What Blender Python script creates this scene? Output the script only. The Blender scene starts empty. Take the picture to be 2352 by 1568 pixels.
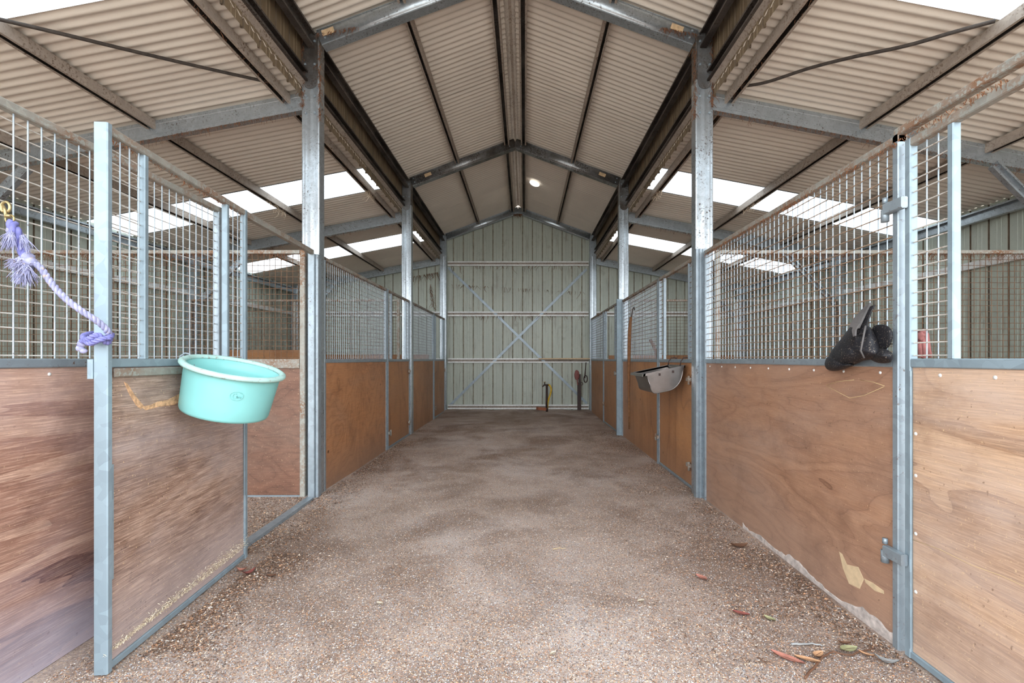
import bpy, bmesh, math, random
import numpy as np
from mathutils import Vector, Matrix, noise as mnoise

S = bpy.context.scene
COL = S.collection
rnd = random.Random(7)

# ------------------------------------------------------------------ camera, world, exposure
F = 1066.0            # focal length in pixels of the 2352 px wide frame
VX, VY, CZ = 1205.0, 825.0, 1.3
cam_d = bpy.data.cameras.new('camera')
cam = bpy.data.objects.new('camera', cam_d)
COL.objects.link(cam)
cam_d.sensor_width = 36
cam_d.lens = F / 2352 * 36
cam_d.shift_x = (1176 - VX) / 2352
cam_d.shift_y = (VY - 784) / 2352
cam_d.clip_start = 0.02
cam_d.clip_end = 300
cam.location = (0, 0, CZ)
cam.rotation_euler = (math.pi / 2, 0, 0)
S.camera = cam

w = bpy.data.worlds.new('World')
S.world = w
w.use_nodes = True
wn = w.node_tree.nodes
wl = w.node_tree.links
bg = wn['Background']
tc = wn.new('ShaderNodeTexCoord')
sep = wn.new('ShaderNodeSeparateXYZ')
rmp = wn.new('ShaderNodeValToRGB')
wl.new(tc.outputs['Generated'], sep.inputs[0])
wl.new(sep.outputs['Z'], rmp.inputs[0])
rmp.color_ramp.elements[0].position = 0.0
rmp.color_ramp.elements[0].color = (0.93, 0.96, 1.0, 1)
rmp.color_ramp.elements[1].position = 0.7
rmp.color_ramp.elements[1].color = (0.80, 0.90, 1.0, 1)
wl.new(rmp.outputs[0], bg.inputs[0])
bg.inputs[1].default_value = 2.3

S.view_settings.view_transform = 'Standard'
S.view_settings.look = 'None'
S.view_settings.gamma = 1
S.view_settings.use_curve_mapping = False
S.view_settings.exposure = 1.45


def at(px, py, D):
    """a point of the shed at the depth D (metres ahead of the camera)"""
    return Vector(((px - VX) * D / F, D, CZ - (py - VY) * D / F))


# ------------------------------------------------------------------ materials
def newmat(name):
    m = bpy.data.materials.new(name)
    m.use_nodes = True
    nt = m.node_tree
    return m, nt.nodes, nt.links, nt.nodes['Principled BSDF']


def N(nodes, t, **kw):
    n = nodes.new(t)
    for k, v in kw.items():
        setattr(n, k, v)
    return n


def coords(nodes, links, scale=(1, 1, 1), rnd_off=True, rot=(0, 0, 0)):
    t = nodes.new('ShaderNodeTexCoord')
    mp = nodes.new('ShaderNodeMapping')
    mp.inputs['Scale'].default_value = scale
    mp.inputs['Rotation'].default_value = rot
    if rnd_off:
        oi = nodes.new('ShaderNodeObjectInfo')
        mu = nodes.new('ShaderNodeMath'); mu.operation = 'MULTIPLY'
        mu.inputs[1].default_value = 37.0
        links.new(oi.outputs['Random'], mu.inputs[0])
        cb = nodes.new('ShaderNodeCombineXYZ')
        for i in range(3):
            links.new(mu.outputs[0], cb.inputs[i])
        va = nodes.new('ShaderNodeVectorMath'); va.operation = 'ADD'
        links.new(t.outputs['Object'], va.inputs[0])
        links.new(cb.outputs[0], va.inputs[1])
        links.new(va.outputs[0], mp.inputs[0])
    else:
        links.new(t.outputs['Object'], mp.inputs[0])
    return mp.outputs[0]


def noise(nodes, links, vec, scale, detail=4, rough=0.55, dist=0.0):
    n = nodes.new('ShaderNodeTexNoise')
    n.inputs['Scale'].default_value = scale
    n.inputs['Detail'].default_value = detail
    n.inputs['Roughness'].default_value = rough
    n.inputs['Distortion'].default_value = dist
    links.new(vec, n.inputs['Vector'])
    return n.outputs['Fac']


def ramp(nodes, links, fac, stops, interp='LINEAR'):
    r = nodes.new('ShaderNodeValToRGB')
    cr = r.color_ramp
    cr.interpolation = interp
    while len(cr.elements) < len(stops):
        cr.elements.new(0.5)
    for e, (p, c) in zip(cr.elements, stops):
        e.position = p
        if isinstance(c, (int, float)):
            c = (c, c, c)
        e.color = (*c, 1)
    links.new(fac, r.inputs[0])
    return r.outputs[0]


def mix(nodes, links, fac, a, b, mode='MIX'):
    m = nodes.new('ShaderNodeMix'); m.data_type = 'RGBA'; m.blend_type = mode
    for sock, v in ((m.inputs[0], fac), (m.inputs[6], a), (m.inputs[7], b)):
        if isinstance(v, (int, float)):
            sock.default_value = v
        elif isinstance(v, tuple):
            sock.default_value = (*v, 1)
        else:
            links.new(v, sock)
    return m.outputs[2]


def bump(nodes, links, p, h, strength=0.3, dist=0.01):
    b = nodes.new('ShaderNodeBump')
    b.inputs['Strength'].default_value = strength
    b.inputs['Distance'].default_value = dist
    links.new(h, b.inputs['Height'])
    links.new(b.outputs[0], p.inputs['Normal'])


def srgb(r, g, b):
    f = lambda c: ((c / 255 + 0.055) / 1.055) ** 2.4 if c > 10 else c / 255 / 12.92
    return (f(r), f(g), f(b))


def galv(name, base=(0.60, 0.66, 0.69), dirt=0.30, rough=0.42, metal=0.45, dcol=(0.16, 0.085, 0.045), spangle=28, grime=None):
    m, n, l, p = newmat(name)
    v = coords(n, l)
    vo = n.new('ShaderNodeTexVoronoi'); vo.inputs['Scale'].default_value = spangle
    l.new(v, vo.inputs['Vector'])
    sp = ramp(n, l, vo.outputs['Color'], [(0.0, tuple(c * 0.86 for c in base)), (1.0, tuple(min(1, c * 1.14) for c in base))])
    big = noise(n, l, v, 2.2, 5)
    c = mix(n, l, ramp(n, l, big, [(0.35, 0.0), (0.75, 0.45)]), sp, tuple(x * 0.62 for x in base))
    sm = noise(n, l, v, 55, 6, 0.65)
    br = noise(n, l, v, 5.0, 4)
    lo = 0.74 - dirt * 0.42
    d1 = ramp(n, l, sm, [(lo, 0.0), (lo + 0.07, 1.0)])
    d2 = ramp(n, l, br, [(0.42, 0.15), (0.66, 1.0)])
    dm = mix(n, l, 1.0, d1, d2, 'MULTIPLY')
    c = mix(n, l, dm, c, dcol)
    if grime:
        g = ramp(n, l, noise(n, l, v, 1.6, 6, 0.6), [(0.38, 0.0), (0.62, 1.0)])
        c = mix(n, l, g, c, grime)
    l.new(c, p.inputs['Base Color'])
    p.inputs['Metallic'].default_value = metal
    r = ramp(n, l, dm, [(0, rough), (1, 0.9)])
    l.new(r, p.inputs['Roughness'])
    bump(n, l, p, sm, 0.12, 0.002)
    return m


def plywood(name, dark, mid, light, wear_sheen=(0.6, 0.55, 0.5), wamt=0.35, stretch=(0.55, 1, 2.6), rings=9.0, rot=0.0, contrast=1.0, knots=True, specks=0.5, foot=0.0, tone=0.5):
    """rotary-cut veneer: sharp-edged growth figure whose bands differ in tone, fine fibres, wear, sawdust"""
    m, n, l, p = newmat(name)
    v = coords(n, l, stretch, rot=(0, rot, 0))
    base = noise(n, l, v, 0.85, 3.2, 0.45, 0.45)
    mu = n.new('ShaderNodeMath'); mu.operation = 'MULTIPLY'; mu.inputs[1].default_value = rings * 2.2
    l.new(base, mu.inputs[0])
    fr = n.new('ShaderNodeMath'); fr.operation = 'FRACT'
    l.new(mu.outputs[0], fr.inputs[0])
    flo = n.new('ShaderNodeMath'); flo.operation = 'FLOOR'
    l.new(mu.outputs[0], flo.inputs[0])
    wh = n.new('ShaderNodeTexWhiteNoise'); wh.noise_dimensions = '1D'
    l.new(flo.outputs[0], wh.inputs['W'])
    tone_c = ramp(n, l, wh.outputs['Value'], [(0.0, dark), (0.35, mid), (0.8, light), (1.0, tuple(min(1, c * 1.12) for c in light))])
    band = ramp(n, l, fr.outputs[0], [(0.0, tuple(c * 0.8 for c in dark)), (0.035, mid), (0.5, light), (0.94, mid), (1.0, tuple(c * 0.8 for c in dark))])
    band = mix(n, l, tone, band, tone_c)
    v2 = coords(n, l, (1.0, 1, 30.0), rot=(0, rot, 0))
    fib = noise(n, l, v2, 8.0, 6, 0.75)
    f1 = ramp(n, l, fib, [(0.36, tuple(c * 0.45 for c in dark)), (0.5, mid), (0.62, tuple(min(1, c * 1.25) for c in light))])
    c = mix(n, l, 0.32 * contrast, band, f1)
    v3 = coords(n, l, (0.5, 1, 1.6), rot=(0, rot, 0))
    we = noise(n, l, v3, 1.3, 6, 0.65, 0.4)
    wf = ramp(n, l, we, [(0.42, 0.0), (0.70, min(1.0, wamt * 2))])
    c = mix(n, l, wf, c, wear_sheen)
    blot = noise(n, l, coords(n, l, (0.8, 1, 1.0)), 2.6, 5, 0.7)
    c = mix(n, l, ramp(n, l, blot, [(0.50, 0.0), (0.74, 0.5)]), c, tuple(x * 0.75 for x in dark))
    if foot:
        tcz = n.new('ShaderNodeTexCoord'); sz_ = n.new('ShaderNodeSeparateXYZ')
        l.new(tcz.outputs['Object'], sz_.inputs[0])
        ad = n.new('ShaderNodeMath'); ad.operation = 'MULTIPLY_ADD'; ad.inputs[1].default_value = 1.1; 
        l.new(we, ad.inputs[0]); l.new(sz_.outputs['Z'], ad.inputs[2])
        c = mix(n, l, ramp(n, l, ad.outputs[0], [(0.48, foot), (0.92, 0.0)]), c, wear_sheen)  # paler towards the foot: wear, plus sky reflection painted in on ply_left
    if knots:
        v4 = coords(n, l, (1.0, 1, 1.4))
        vo = n.new('ShaderNodeTexVoronoi'); vo.inputs['Scale'].default_value = 2.3
        l.new(v4, vo.inputs['Vector'])
        k = ramp(n, l, vo.outputs['Distance'], [(0.03, 0.9), (0.07, 0.0)])
        c = mix(n, l, k, c, tuple(x * 0.4 for x in dark))
    v5 = coords(n, l, (1, 1, 1))
    s = noise(n, l, v5, 105, 3, 0.6)
    c = mix(n, l, ramp(n, l, s, [(0.66, 0.0), (0.70, specks)]), c, srgb(222, 192, 150))
    s2 = noise(n, l, v5, 62, 4, 0.6)
    c = mix(n, l, ramp(n, l, s2, [(0.28, specks * 0.9), (0.34, 0.0)]), c, tuple(x * 0.4 for x in dark))
    l.new(c, p.inputs['Base Color'])
    p.inputs['Roughness'].default_value = 0.5
    p.inputs['Specular IOR Level'].default_value = 0.45
    bump(n, l, p, fib, 0.25, 0.002)
    return m


def plain(name, col, rough=0.6, metal=0.0, var=0.2, vscale=8, bumpy=0.0, bscale=60, spec=0.5, speck=None):
    m, n, l, p = newmat(name)
    v = coords(n, l)
    f = noise(n, l, v, vscale, 5)
    c = ramp(n, l, f, [(0.3, tuple(x * (1 - var) for x in col)), (0.7, tuple(min(1, x * (1 + var)) for x in col))])
    if speck:
        s = noise(n, l, v, speck[0], 4, 0.6)
        c = mix(n, l, ramp(n, l, s, [(speck[1], 0.0), (speck[1] + 0.05, 1.0)]), c, speck[2])
    l.new(c, p.inputs['Base Color'])
    p.inputs['Roughness'].default_value = rough
    p.inputs['Metallic'].default_value = metal
    p.inputs['Specular IOR Level'].default_value = spec
    if bumpy:
        bump(n, l, p, noise(n, l, v, bscale, 4), bumpy, 0.004)
    return m


MT = {}
MT['galv'] = galv('galvanised_steel', base=(0.31, 0.365, 0.40), dirt=0.34)
MT['galv_clean'] = galv('galvanised_steel_clean', base=(0.29, 0.37, 0.415), dirt=0.10, rough=0.5, metal=0.3, spangle=22)
MT['galv_rust'] = galv('galvanised_steel_dusty', base=(0.36, 0.36, 0.32), dirt=0.75, metal=0.25, rough=0.6, dcol=(0.25, 0.13, 0.07))
MT['galv_frame'] = galv('portal_frame_steel', base=(0.46, 0.51, 0.54), dirt=0.44, metal=0.7, rough=0.28, dcol=(0.09, 0.055, 0.035))
MT['galv_grime_shade'] = galv('portal_frame_grimy_shaded', base=(0.36, 0.37, 0.37), dirt=0.6, metal=0.7, rough=0.34, dcol=(0.06, 0.04, 0.028), grime=(0.10, 0.085, 0.072))
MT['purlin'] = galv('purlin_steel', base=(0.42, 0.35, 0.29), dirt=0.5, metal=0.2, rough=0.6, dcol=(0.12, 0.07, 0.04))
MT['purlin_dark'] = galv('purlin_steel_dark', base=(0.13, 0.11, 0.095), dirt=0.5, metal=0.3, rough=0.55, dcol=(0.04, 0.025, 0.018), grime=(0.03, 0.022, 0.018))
MT['girt'] = galv('girt_steel', base=(0.80, 0.80, 0.77), dirt=0.35, metal=0.2, rough=0.5, dcol=(0.2, 0.12, 0.07))
MT['wire'] = galv('mesh_wire_bright', base=(0.44, 0.51, 0.56), dirt=0.25, metal=0.3, rough=0.5)
MT['wire_tan'] = galv('mesh_wire_tan', base=(0.62, 0.58, 0.52), dirt=0.45, metal=0.1, rough=0.7, dcol=(0.26, 0.15, 0.09))
MT['wire_dust'] = plain('mesh_wire_dusty', srgb(150, 126, 104), 0.8, 0.1, 0.35, 20)
MT['wire_rust'] = plain('mesh_wire_rusty', srgb(112, 84, 62), 0.85, 0.1, 0.4, 16)

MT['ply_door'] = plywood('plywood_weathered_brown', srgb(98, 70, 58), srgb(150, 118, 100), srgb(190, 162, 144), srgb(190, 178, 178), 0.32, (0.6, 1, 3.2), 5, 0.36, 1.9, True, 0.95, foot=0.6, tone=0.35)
MT['ply_left'] = plywood('plywood_peeling_reddish', srgb(70, 36, 30), srgb(124, 76, 60), srgb(202, 168, 146), srgb(190, 184, 196), 0.12, (0.45, 1, 3.8), 5, 0.0, 1.25, False, 0.3, foot=0.95, tone=0.85)  # bluish-white foot paints in the sky's reflection
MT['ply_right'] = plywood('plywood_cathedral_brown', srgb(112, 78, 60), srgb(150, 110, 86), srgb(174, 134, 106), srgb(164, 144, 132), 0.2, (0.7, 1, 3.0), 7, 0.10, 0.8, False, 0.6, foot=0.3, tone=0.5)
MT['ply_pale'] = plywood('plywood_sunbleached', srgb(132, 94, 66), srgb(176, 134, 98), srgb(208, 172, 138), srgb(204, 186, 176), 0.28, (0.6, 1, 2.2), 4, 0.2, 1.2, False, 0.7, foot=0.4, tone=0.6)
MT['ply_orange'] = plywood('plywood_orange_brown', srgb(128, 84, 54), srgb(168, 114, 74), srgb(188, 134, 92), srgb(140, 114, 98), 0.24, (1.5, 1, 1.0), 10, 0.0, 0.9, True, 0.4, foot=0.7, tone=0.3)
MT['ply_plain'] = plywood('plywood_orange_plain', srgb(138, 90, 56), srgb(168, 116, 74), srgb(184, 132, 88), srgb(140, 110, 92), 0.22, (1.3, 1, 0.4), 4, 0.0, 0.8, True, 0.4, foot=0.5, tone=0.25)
MT['ply_inner'] = plywood('plywood_dark_inner', srgb(80, 52, 40), srgb(112, 76, 58), srgb(132, 94, 74), srgb(124, 106, 94), 0.2, (0.8, 1, 2.8), 8, 0.0, 1.2, False, 0.6, tone=0.25)


def sheetmat(name, col, dirt, dirtamt=0.5, rough=0.45, streak=False):
    m, n, l, p = newmat(name)
    v = coords(n, l)
    big = noise(n, l, v, 0.9, 5, 0.6)
    c = ramp(n, l, big, [(0.3, col), (0.75, tuple(x * 0.84 for x in col))])
    if streak:
        v2 = coords(n, l, (1, 1, 0.12))
        f = noise(n, l, v2, 14, 5, 0.6)
        c = mix(n, l, ramp(n, l, f, [(0.55, 0.0), (0.8, dirtamt)]), c, dirt)
    f = noise(n, l, v, 38, 6, 0.7)
    c = mix(n, l, ramp(n, l, f, [(0.60, 0.0), (0.72, dirtamt)]), c, dirt)
    c = mix(n, l, ramp(n, l, noise(n, l, v, 3.0, 6, 0.7), [(0.58, 0.0), (0.8, dirtamt * 0.8)]), c, dirt)
    l.new(c, p.inputs['Base Color'])
    p.inputs['Roughness'].default_value = rough
    return m


MT['roof'] = sheetmat('roof_sheet_cream', srgb(232, 222, 208), srgb(158, 136, 116), 0.22, 0.42)
MT['wall'] = sheetmat('wall_sheet_grey_green', srgb(184, 190, 176), srgb(110, 88, 68), 0.62, 0.42, True)
MT['wall_gable'] = sheetmat('wall_sheet_dusty', srgb(160, 158, 142), srgb(96, 74, 56), 0.6, 0.5, True)
MT['wall_dirty'] = sheetmat('clerestory_sheet_dirty', srgb(128, 110, 86), srgb(60, 44, 30), 0.7, 0.5, True)
MT['rib_dark'] = plain('rib_brown', srgb(110, 94, 76), 0.8, 0, 0.35, 10)
MT['rib_pale'] = plain('rib_brown_pale', srgb(150, 142, 122), 0.8, 0, 0.35, 12)

# translucent fibreglass skylight sheet
m, n, l, p = newmat('skylight_fibreglass')
n.remove(p)
out = n['Material Output']
tr = n.new('ShaderNodeBsdfTranslucent'); tr.inputs[0].default_value = (0.60, 0.62, 0.62, 1)
tp = n.new('ShaderNodeBsdfTransparent'); tp.inputs[0].default_value = (0.58, 0.60, 0.61, 1)
mx = n.new('ShaderNodeMixShader'); mx.inputs[0].default_value = 0.55
l.new(tr.outputs[0], mx.inputs[1]); l.new(tp.outputs[0], mx.inputs[2]); l.new(mx.outputs[0], out.inputs[0])
MT['skylight'] = m

# floor: compacted dirt, sawdust and gravel
m, n, l, p = newmat('floor_dirt_sawdust')
v = coords(n, l, rnd_off=False)
a = noise(n, l, v, 0.55, 5, 0.6, 0.3)
b_ = noise(n, l, v, 3.2, 6, 0.65)
c_ = noise(n, l, v, 90, 5, 0.75)
d_ = noise(n, l, v, 210, 3, 0.7)
col = ramp(n, l, a, [(0.32, srgb(146, 124, 110)), (0.5, srgb(182, 162, 149)), (0.68, srgb(206, 193, 186))])
col = mix(n, l, ramp(n, l, b_, [(0.48, 0.0), (0.74, 0.55)]), col, srgb(128, 102, 82))
col = mix(n, l, ramp(n, l, c_, [(0.52, 0.0), (0.62, 0.8)]), col, srgb(222, 194, 166))
col = mix(n, l, ramp(n, l, c_, [(0.34, 0.75), (0.44, 0.0)]), col, srgb(104, 84, 70))
col = mix(n, l, ramp(n, l, d_, [(0.56, 0.0), (0.66, 0.7)]), col, srgb(206, 208, 212))
soil = ramp(n, l, c_, [(0.35, srgb(84, 62, 50)), (0.6, srgb(132, 104, 84))])
col = mix(n, l, ramp(n, l, noise(n, l, v, 1.1, 5, 0.6, 0.5), [(0.46, 0.0), (0.64, 0.6)]), col, soil)   # trodden darker soil in patches
l.new(col, p.inputs['Base Color'])
p.inputs['Roughness'].default_value = 0.95
p.inputs['Specular IOR Level'].default_value = 0.15
bump(n, l, p, c_, 0.7, 0.012)
MT['floor'] = m
MT['ground'] = plain('outdoor_gravel', srgb(176, 168, 158), 0.95, 0, 0.15, 3)

# chips and litter with a colour of their own per piece
m, n, l, p = newmat('litter_pieces')
ac = n.new('ShaderNodeVertexColor'); ac.layer_name = 'piece_colour'
l.new(ac.outputs[0], p.inputs['Base Color'])
p.inputs['Roughness'].default_value = 0.9
MT['litter'] = m

MT['bucket'] = plain('turquoise_plastic', srgb(130, 194, 190), 0.42, 0, 0.05, 5, 0.0, spec=0.45, speck=(95, 0.70, srgb(96, 120, 112)))
MT['bucket_rim'] = plain('turquoise_plastic_scuffed', srgb(168, 204, 196), 0.55, 0, 0.12, 14, speck=(60, 0.6, srgb(150, 150, 138)))
MT['stainless'] = plain('stainless_steel', (0.26, 0.235, 0.22), 0.28, 0.92, 0.2, 5, 0.0)
MT['rubber'] = plain('black_rubber', srgb(26, 25, 29), 0.6, 0, 0.3, 9, 0.45, 40, 0.4, speck=(150, 0.60, srgb(120, 108, 96)))
MT['rubber_grey'] = plain('grey_worn_webbing', srgb(92, 88, 86), 0.8, 0, 0.25, 12, 0.3, 90)
MT['brass'] = plain('aged_brass', srgb(176, 156, 112), 0.35, 0.75, 0.2, 18)
MT['rope'] = plain('lilac_rope', srgb(152, 152, 184), 0.85, 0, 0.3, 40, 0.3, 150, speck=(70, 0.6, srgb(186, 168, 156)))
MT['rope_deep'] = plain('violet_rope', srgb(118, 118, 176), 0.85, 0, 0.25, 40, 0.3, 150)
MT['pink'] = plain('dusty_pink_rope', srgb(132, 82, 78), 0.9, 0, 0.25, 30, 0.3, 120)
MT['brownrope'] = plain('brown_frayed_rope', srgb(120, 82, 52), 0.9, 0, 0.3, 30)
MT['hose'] = plain('yellow_hose', srgb(206, 168, 40), 0.5, 0, 0.15, 20)
MT['darkpipe'] = plain('dark_rusty_pipe', srgb(62, 46, 42), 0.6, 0.2, 0.3, 20)
MT['cable'] = plain('black_dusty_cable', srgb(62, 54, 48), 0.85, 0, 0.35, 30)
MT['cobweb'] = plain('cobweb_dust', srgb(128, 84, 54), 0.95, 0, 0.35, 20)
MT['cobweb_pale'] = plain('cobweb_pale', srgb(196, 172, 146), 0.95, 0, 0.2, 20)
MT['paper'] = plain('torn_paper_label', srgb(196, 168, 132), 0.9, 0, 0.25, 25)
MT['opal'] = plain('opal_light_cover', (0.9, 0.9, 0.88), 0.3, 0, 0.03, 4)
MT['opal'].node_tree.nodes['Principled BSDF'].inputs['Emission Color'].default_value = (1, 0.98, 0.94, 1)
MT['opal'].node_tree.nodes['Principled BSDF'].inputs['Emission Strength'].default_value = 0.45
MT['clay'] = plain('terracotta_brick', srgb(150, 92, 66), 0.9, 0, 0.2, 20)
MT['chalk'] = plain('bare_wood', srgb(206, 180, 144), 0.85, 0, 0.15, 25)
MT['worn_wood'] = plain('worn_pale_wood', srgb(188, 176, 168), 0.85, 0, 0.35, 30)
MT['torn_wood'] = plain('torn_orange_wood', srgb(200, 158, 120), 0.85, 0, 0.45, 60)
MT['ink'] = plain('marker_ink', srgb(72, 66, 60), 0.8, 0, 0.1, 25)
MT['straw'] = plain('straw_stalk', srgb(214, 190, 140), 0.9, 0, 0.15, 25)
LEAFCOL = {'olive': srgb(178, 176, 132), 'orange': srgb(206, 158, 118), 'pink': srgb(196, 130, 112), 'red': srgb(150, 82, 74),
           'grey': srgb(168, 168, 166), 'brown': srgb(120, 84, 62), 'pale': srgb(214, 200, 176)}
for k, cc in LEAFCOL.items():
    MT['leaf_' + k] = plain('leaf_' + k, tuple(q * 0.8 for q in cc), 0.7, 0, 0.2, 30)


# ------------------------------------------------------------------ mesh helpers
class MB:
    def __init__(s):
        s.v = []; s.f = []; s.mi = []; s.sm = []

    def add(s, vs, fs, mi=0, smooth=False):
        o = len(s.v)
        s.v.extend([tuple(p) for p in vs])
        for f in fs:
            s.f.append([o + i for i in f]); s.mi.append(mi); s.sm.append(smooth)
        return s

    def box(s, a, b, mi=0):
        x0, y0, z0 = (min(a[i], b[i]) for i in range(3))
        x1, y1, z1 = (max(a[i], b[i]) for i in range(3))
        vs = [(x0, y0, z0), (x1, y0, z0), (x1, y1, z0), (x0, y1, z0), (x0, y0, z1), (x1, y0, z1), (x1, y1, z1), (x0, y1, z1)]
        return s.add(vs, [(0, 3, 2, 1), (4, 5, 6, 7), (0, 1, 5, 4), (1, 2, 6, 5), (2, 3, 7, 6), (3, 0, 4, 7)], mi)

    def bbox(s, a, b, r=0.004, mi=0):
        """box with chamfered edges along its longest axis"""
        lo = [min(a[i], b[i]) for i in range(3)]; hi = [max(a[i], b[i]) for i in range(3)]
        d = [hi[i] - lo[i] for i in range(3)]
        k = d.index(max(d)); i, j = [q for q in range(3) if q != k]
        r = min(r, d[i] * 0.4, d[j] * 0.4)
        pr = [(lo[i] + r, lo[j]), (hi[i] - r, lo[j]), (hi[i], lo[j] + r), (hi[i], hi[j] - r), (hi[i] - r, hi[j]), (lo[i] + r, hi[j]), (lo[i], hi[j] - r), (lo[i], lo[j] + r)]
        vs = []
        for q in (lo[k], hi[k]):
            for (u, w_) in pr:
                p = [0, 0, 0]; p[i] = u; p[j] = w_; p[k] = q
                vs.append(p)
        fs = [(t, (t + 1) % 8, 8 + (t + 1) % 8, 8 + t) for t in range(8)] + [tuple(range(7, -1, -1)), tuple(range(8, 16))]
        return s.add(vs, fs, mi)

    def prism(s, prof, p0, p1, up=(0, 0, 1), closed=True, mi=0, caps=False, smooth=False):
        """sweep the profile (a across, b along up) from p0 to p1"""
        p0 = Vector(p0); p1 = Vector(p1)
        d = (p1 - p0).normalized()
        u = Vector(up); u = (u - d * u.dot(d)).normalized()
        a = d.cross(u)
        vs = [p + a * q[0] + u * q[1] for p in (p0, p1) for q in prof]
        n_ = len(prof)
        rng = range(n_) if closed else range(n_ - 1)
        fs = [(t, (t + 1) % n_, n_ + (t + 1) % n_, n_ + t) for t in rng]
        if caps:
            fs += [tuple(range(n_ - 1, -1, -1)), tuple(range(n_, 2 * n_))]
        return s.add(vs, fs, mi, smooth)

    def tube(s, pts, r, n_=8, mi=0, caps=True, twist=0.0, smooth=True):
        pts = [Vector(p) for p in pts]
        rs = r if isinstance(r, (list, tuple)) else [r] * len(pts)
        ref = Vector((0, 0, 1))
        t0 = (pts[1] - pts[0]).normalized()
        if abs(t0.dot(ref)) > 0.9:
            ref = Vector((1, 0, 0))
        u = (ref - t0 * ref.dot(t0)).normalized()
        vs = []
        for i, p in enumerate(pts):
            t = (pts[min(i + 1, len(pts) - 1)] - pts[max(i - 1, 0)])
            t = t.normalized() if t.length > 1e-9 else t0
            u = (u - t * u.dot(t))
            u = u.normalized() if u.length > 1e-9 else t.orthogonal().normalized()
            b = t.cross(u)
            for k in range(n_):
                an = 2 * math.pi * k / n_ + twist * i
                vs.append(p + (u * math.cos(an) + b * math.sin(an)) * rs[i])
        fs = []
        for i in range(len(pts) - 1):
            for k in range(n_):
                fs.append((i * n_ + k, i * n_ + (k + 1) % n_, (i + 1) * n_ + (k + 1) % n_, (i + 1) * n_ + k))
        if caps:
            fs.append(tuple(range(n_ - 1, -1, -1)))
            fs.append(tuple((len(pts) - 1) * n_ + k for k in range(n_)))
        return s.add(vs, fs, mi, smooth)

    def lathe(s, prof, M=Matrix(), n_=48, mi=0, sx=1.0, sy=1.0, smooth=True):
        vs = [M @ Vector((r * math.cos(2 * math.pi * k / n_) * sx, r * math.sin(2 * math.pi * k / n_) * sy, z)) for r, z in prof for k in range(n_)]
        fs = [(i * n_ + k, i * n_ + (k + 1) % n_, (i + 1) * n_ + (k + 1) % n_, (i + 1) * n_ + k) for i in range(len(prof) - 1) for k in range(n_)]
        return s.add(vs, fs, mi, smooth)

    def ellipsoid(s, c, r, M=None, seg=16, ring=10, mi=0, jit=0.0):
        M = M or Matrix.Identity(3)
        vs = []
        for i in range(ring + 1):
            th = math.pi * i / ring
            for k in range(seg):
                ph = 2 * math.pi * k / seg
                q = Vector((math.sin(th) * math.cos(ph), math.sin(th) * math.sin(ph), math.cos(th)))
                j = 1 + jit * mnoise.noise(q * 2.3 + Vector(c) * 9)
                vs.append(Vector(c) + M @ Vector((q.x * r[0] * j, q.y * r[1] * j, q.z * r[2] * j)))
        fs = [(i * seg + k, (i + 1) * seg + k, (i + 1) * seg + (k + 1) % seg, i * seg + (k + 1) % seg) for i in range(ring) for k in range(seg)]
        return s.add(vs, fs, mi, True)

    def build(s, name, mats, parent=None, world=False):
        me = bpy.data.meshes.new(name)
        vs = s.v
        if world and parent is not None:
            root = parent
            while root.parent:
                root = root.parent
            Mi = ROOT[root.name].inverted()
            vs = [tuple(Mi @ Vector(p)) for p in vs]
        me.from_pydata(vs, [], s.f)
        if not isinstance(mats, (list, tuple)):
            mats = [mats]
        for m_ in mats:
            me.materials.append(MT[m_] if isinstance(m_, str) else m_)
        me.polygons.foreach_set('material_index', s.mi)
        me.polygons.foreach_set('use_smooth', s.sm)
        me.validate()
        me.update()
        o = bpy.data.objects.new(name, me)
        COL.objects.link(o)
        if parent is not None:
            o.parent = parent
        return o


ROOT = {}


def tag(o, label=None, cat=None, group=None, kind=None):
    if label: o['label'] = label
    if cat: o['category'] = cat
    if group: o['group'] = group
    if kind: o['kind'] = kind
    return o


def thing(name, label=None, cat=None, loc=(0, 0, 0), rotz=0.0, group=None, kind=None):
    o = bpy.data.objects.new(name, None)
    o.empty_display_size = 0.1
    COL.objects.link(o)
    o.location = loc
    o.rotation_euler = (0, 0, rotz)
    ROOT[o.name] = Matrix.Translation(loc) @ Matrix.Rotation(rotz, 4, 'Z')
    return tag(o, label, cat, group, kind)


# ------------------------------------------------------------------ dimensions of the shed
XC = -0.164                      # middle of the centre bay
XL, XR = -2.045, 1.717           # inner column lines
WL, WR = -5.90, 5.58             # outer walls
FR = [4.43, 8.03, 11.63]         # portal frames ahead of the camera
YB = 11.79                       # back wall
Y0 = 0.08                        # open front edge of the roof
EZ, PZ = 4.43, 5.13              # eaves and ridge of the centre roof
LZ = 3.87                        # top of the lean-to roofs
LS = 0.19                        # slope of the lean-to roofs


def roof_z(x):
    if x < XL - 0.02:
        return LZ - LS * (XL - 0.02 - x)
    if x > XR + 0.02:
        return LZ - LS * (x - XR - 0.02)
    return PZ - (PZ - EZ) * abs(x - XC) / (XR - XC)


# ------------------------------------------------------------------ setting: floor and ground
def height(x, y):
    h = 0.012 * mnoise.noise(Vector((x * 0.7, y * 0.7, 0))) + 0.004 * mnoise.noise(Vector((x * 4, y * 4, 3)))
    if y > 10.6:
        h += 0.05 * min(1, (y - 10.6) / 1.0) * (0.6 + 0.8 * mnoise.noise(Vector((x * 2, 5, 1))))
    return h


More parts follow.
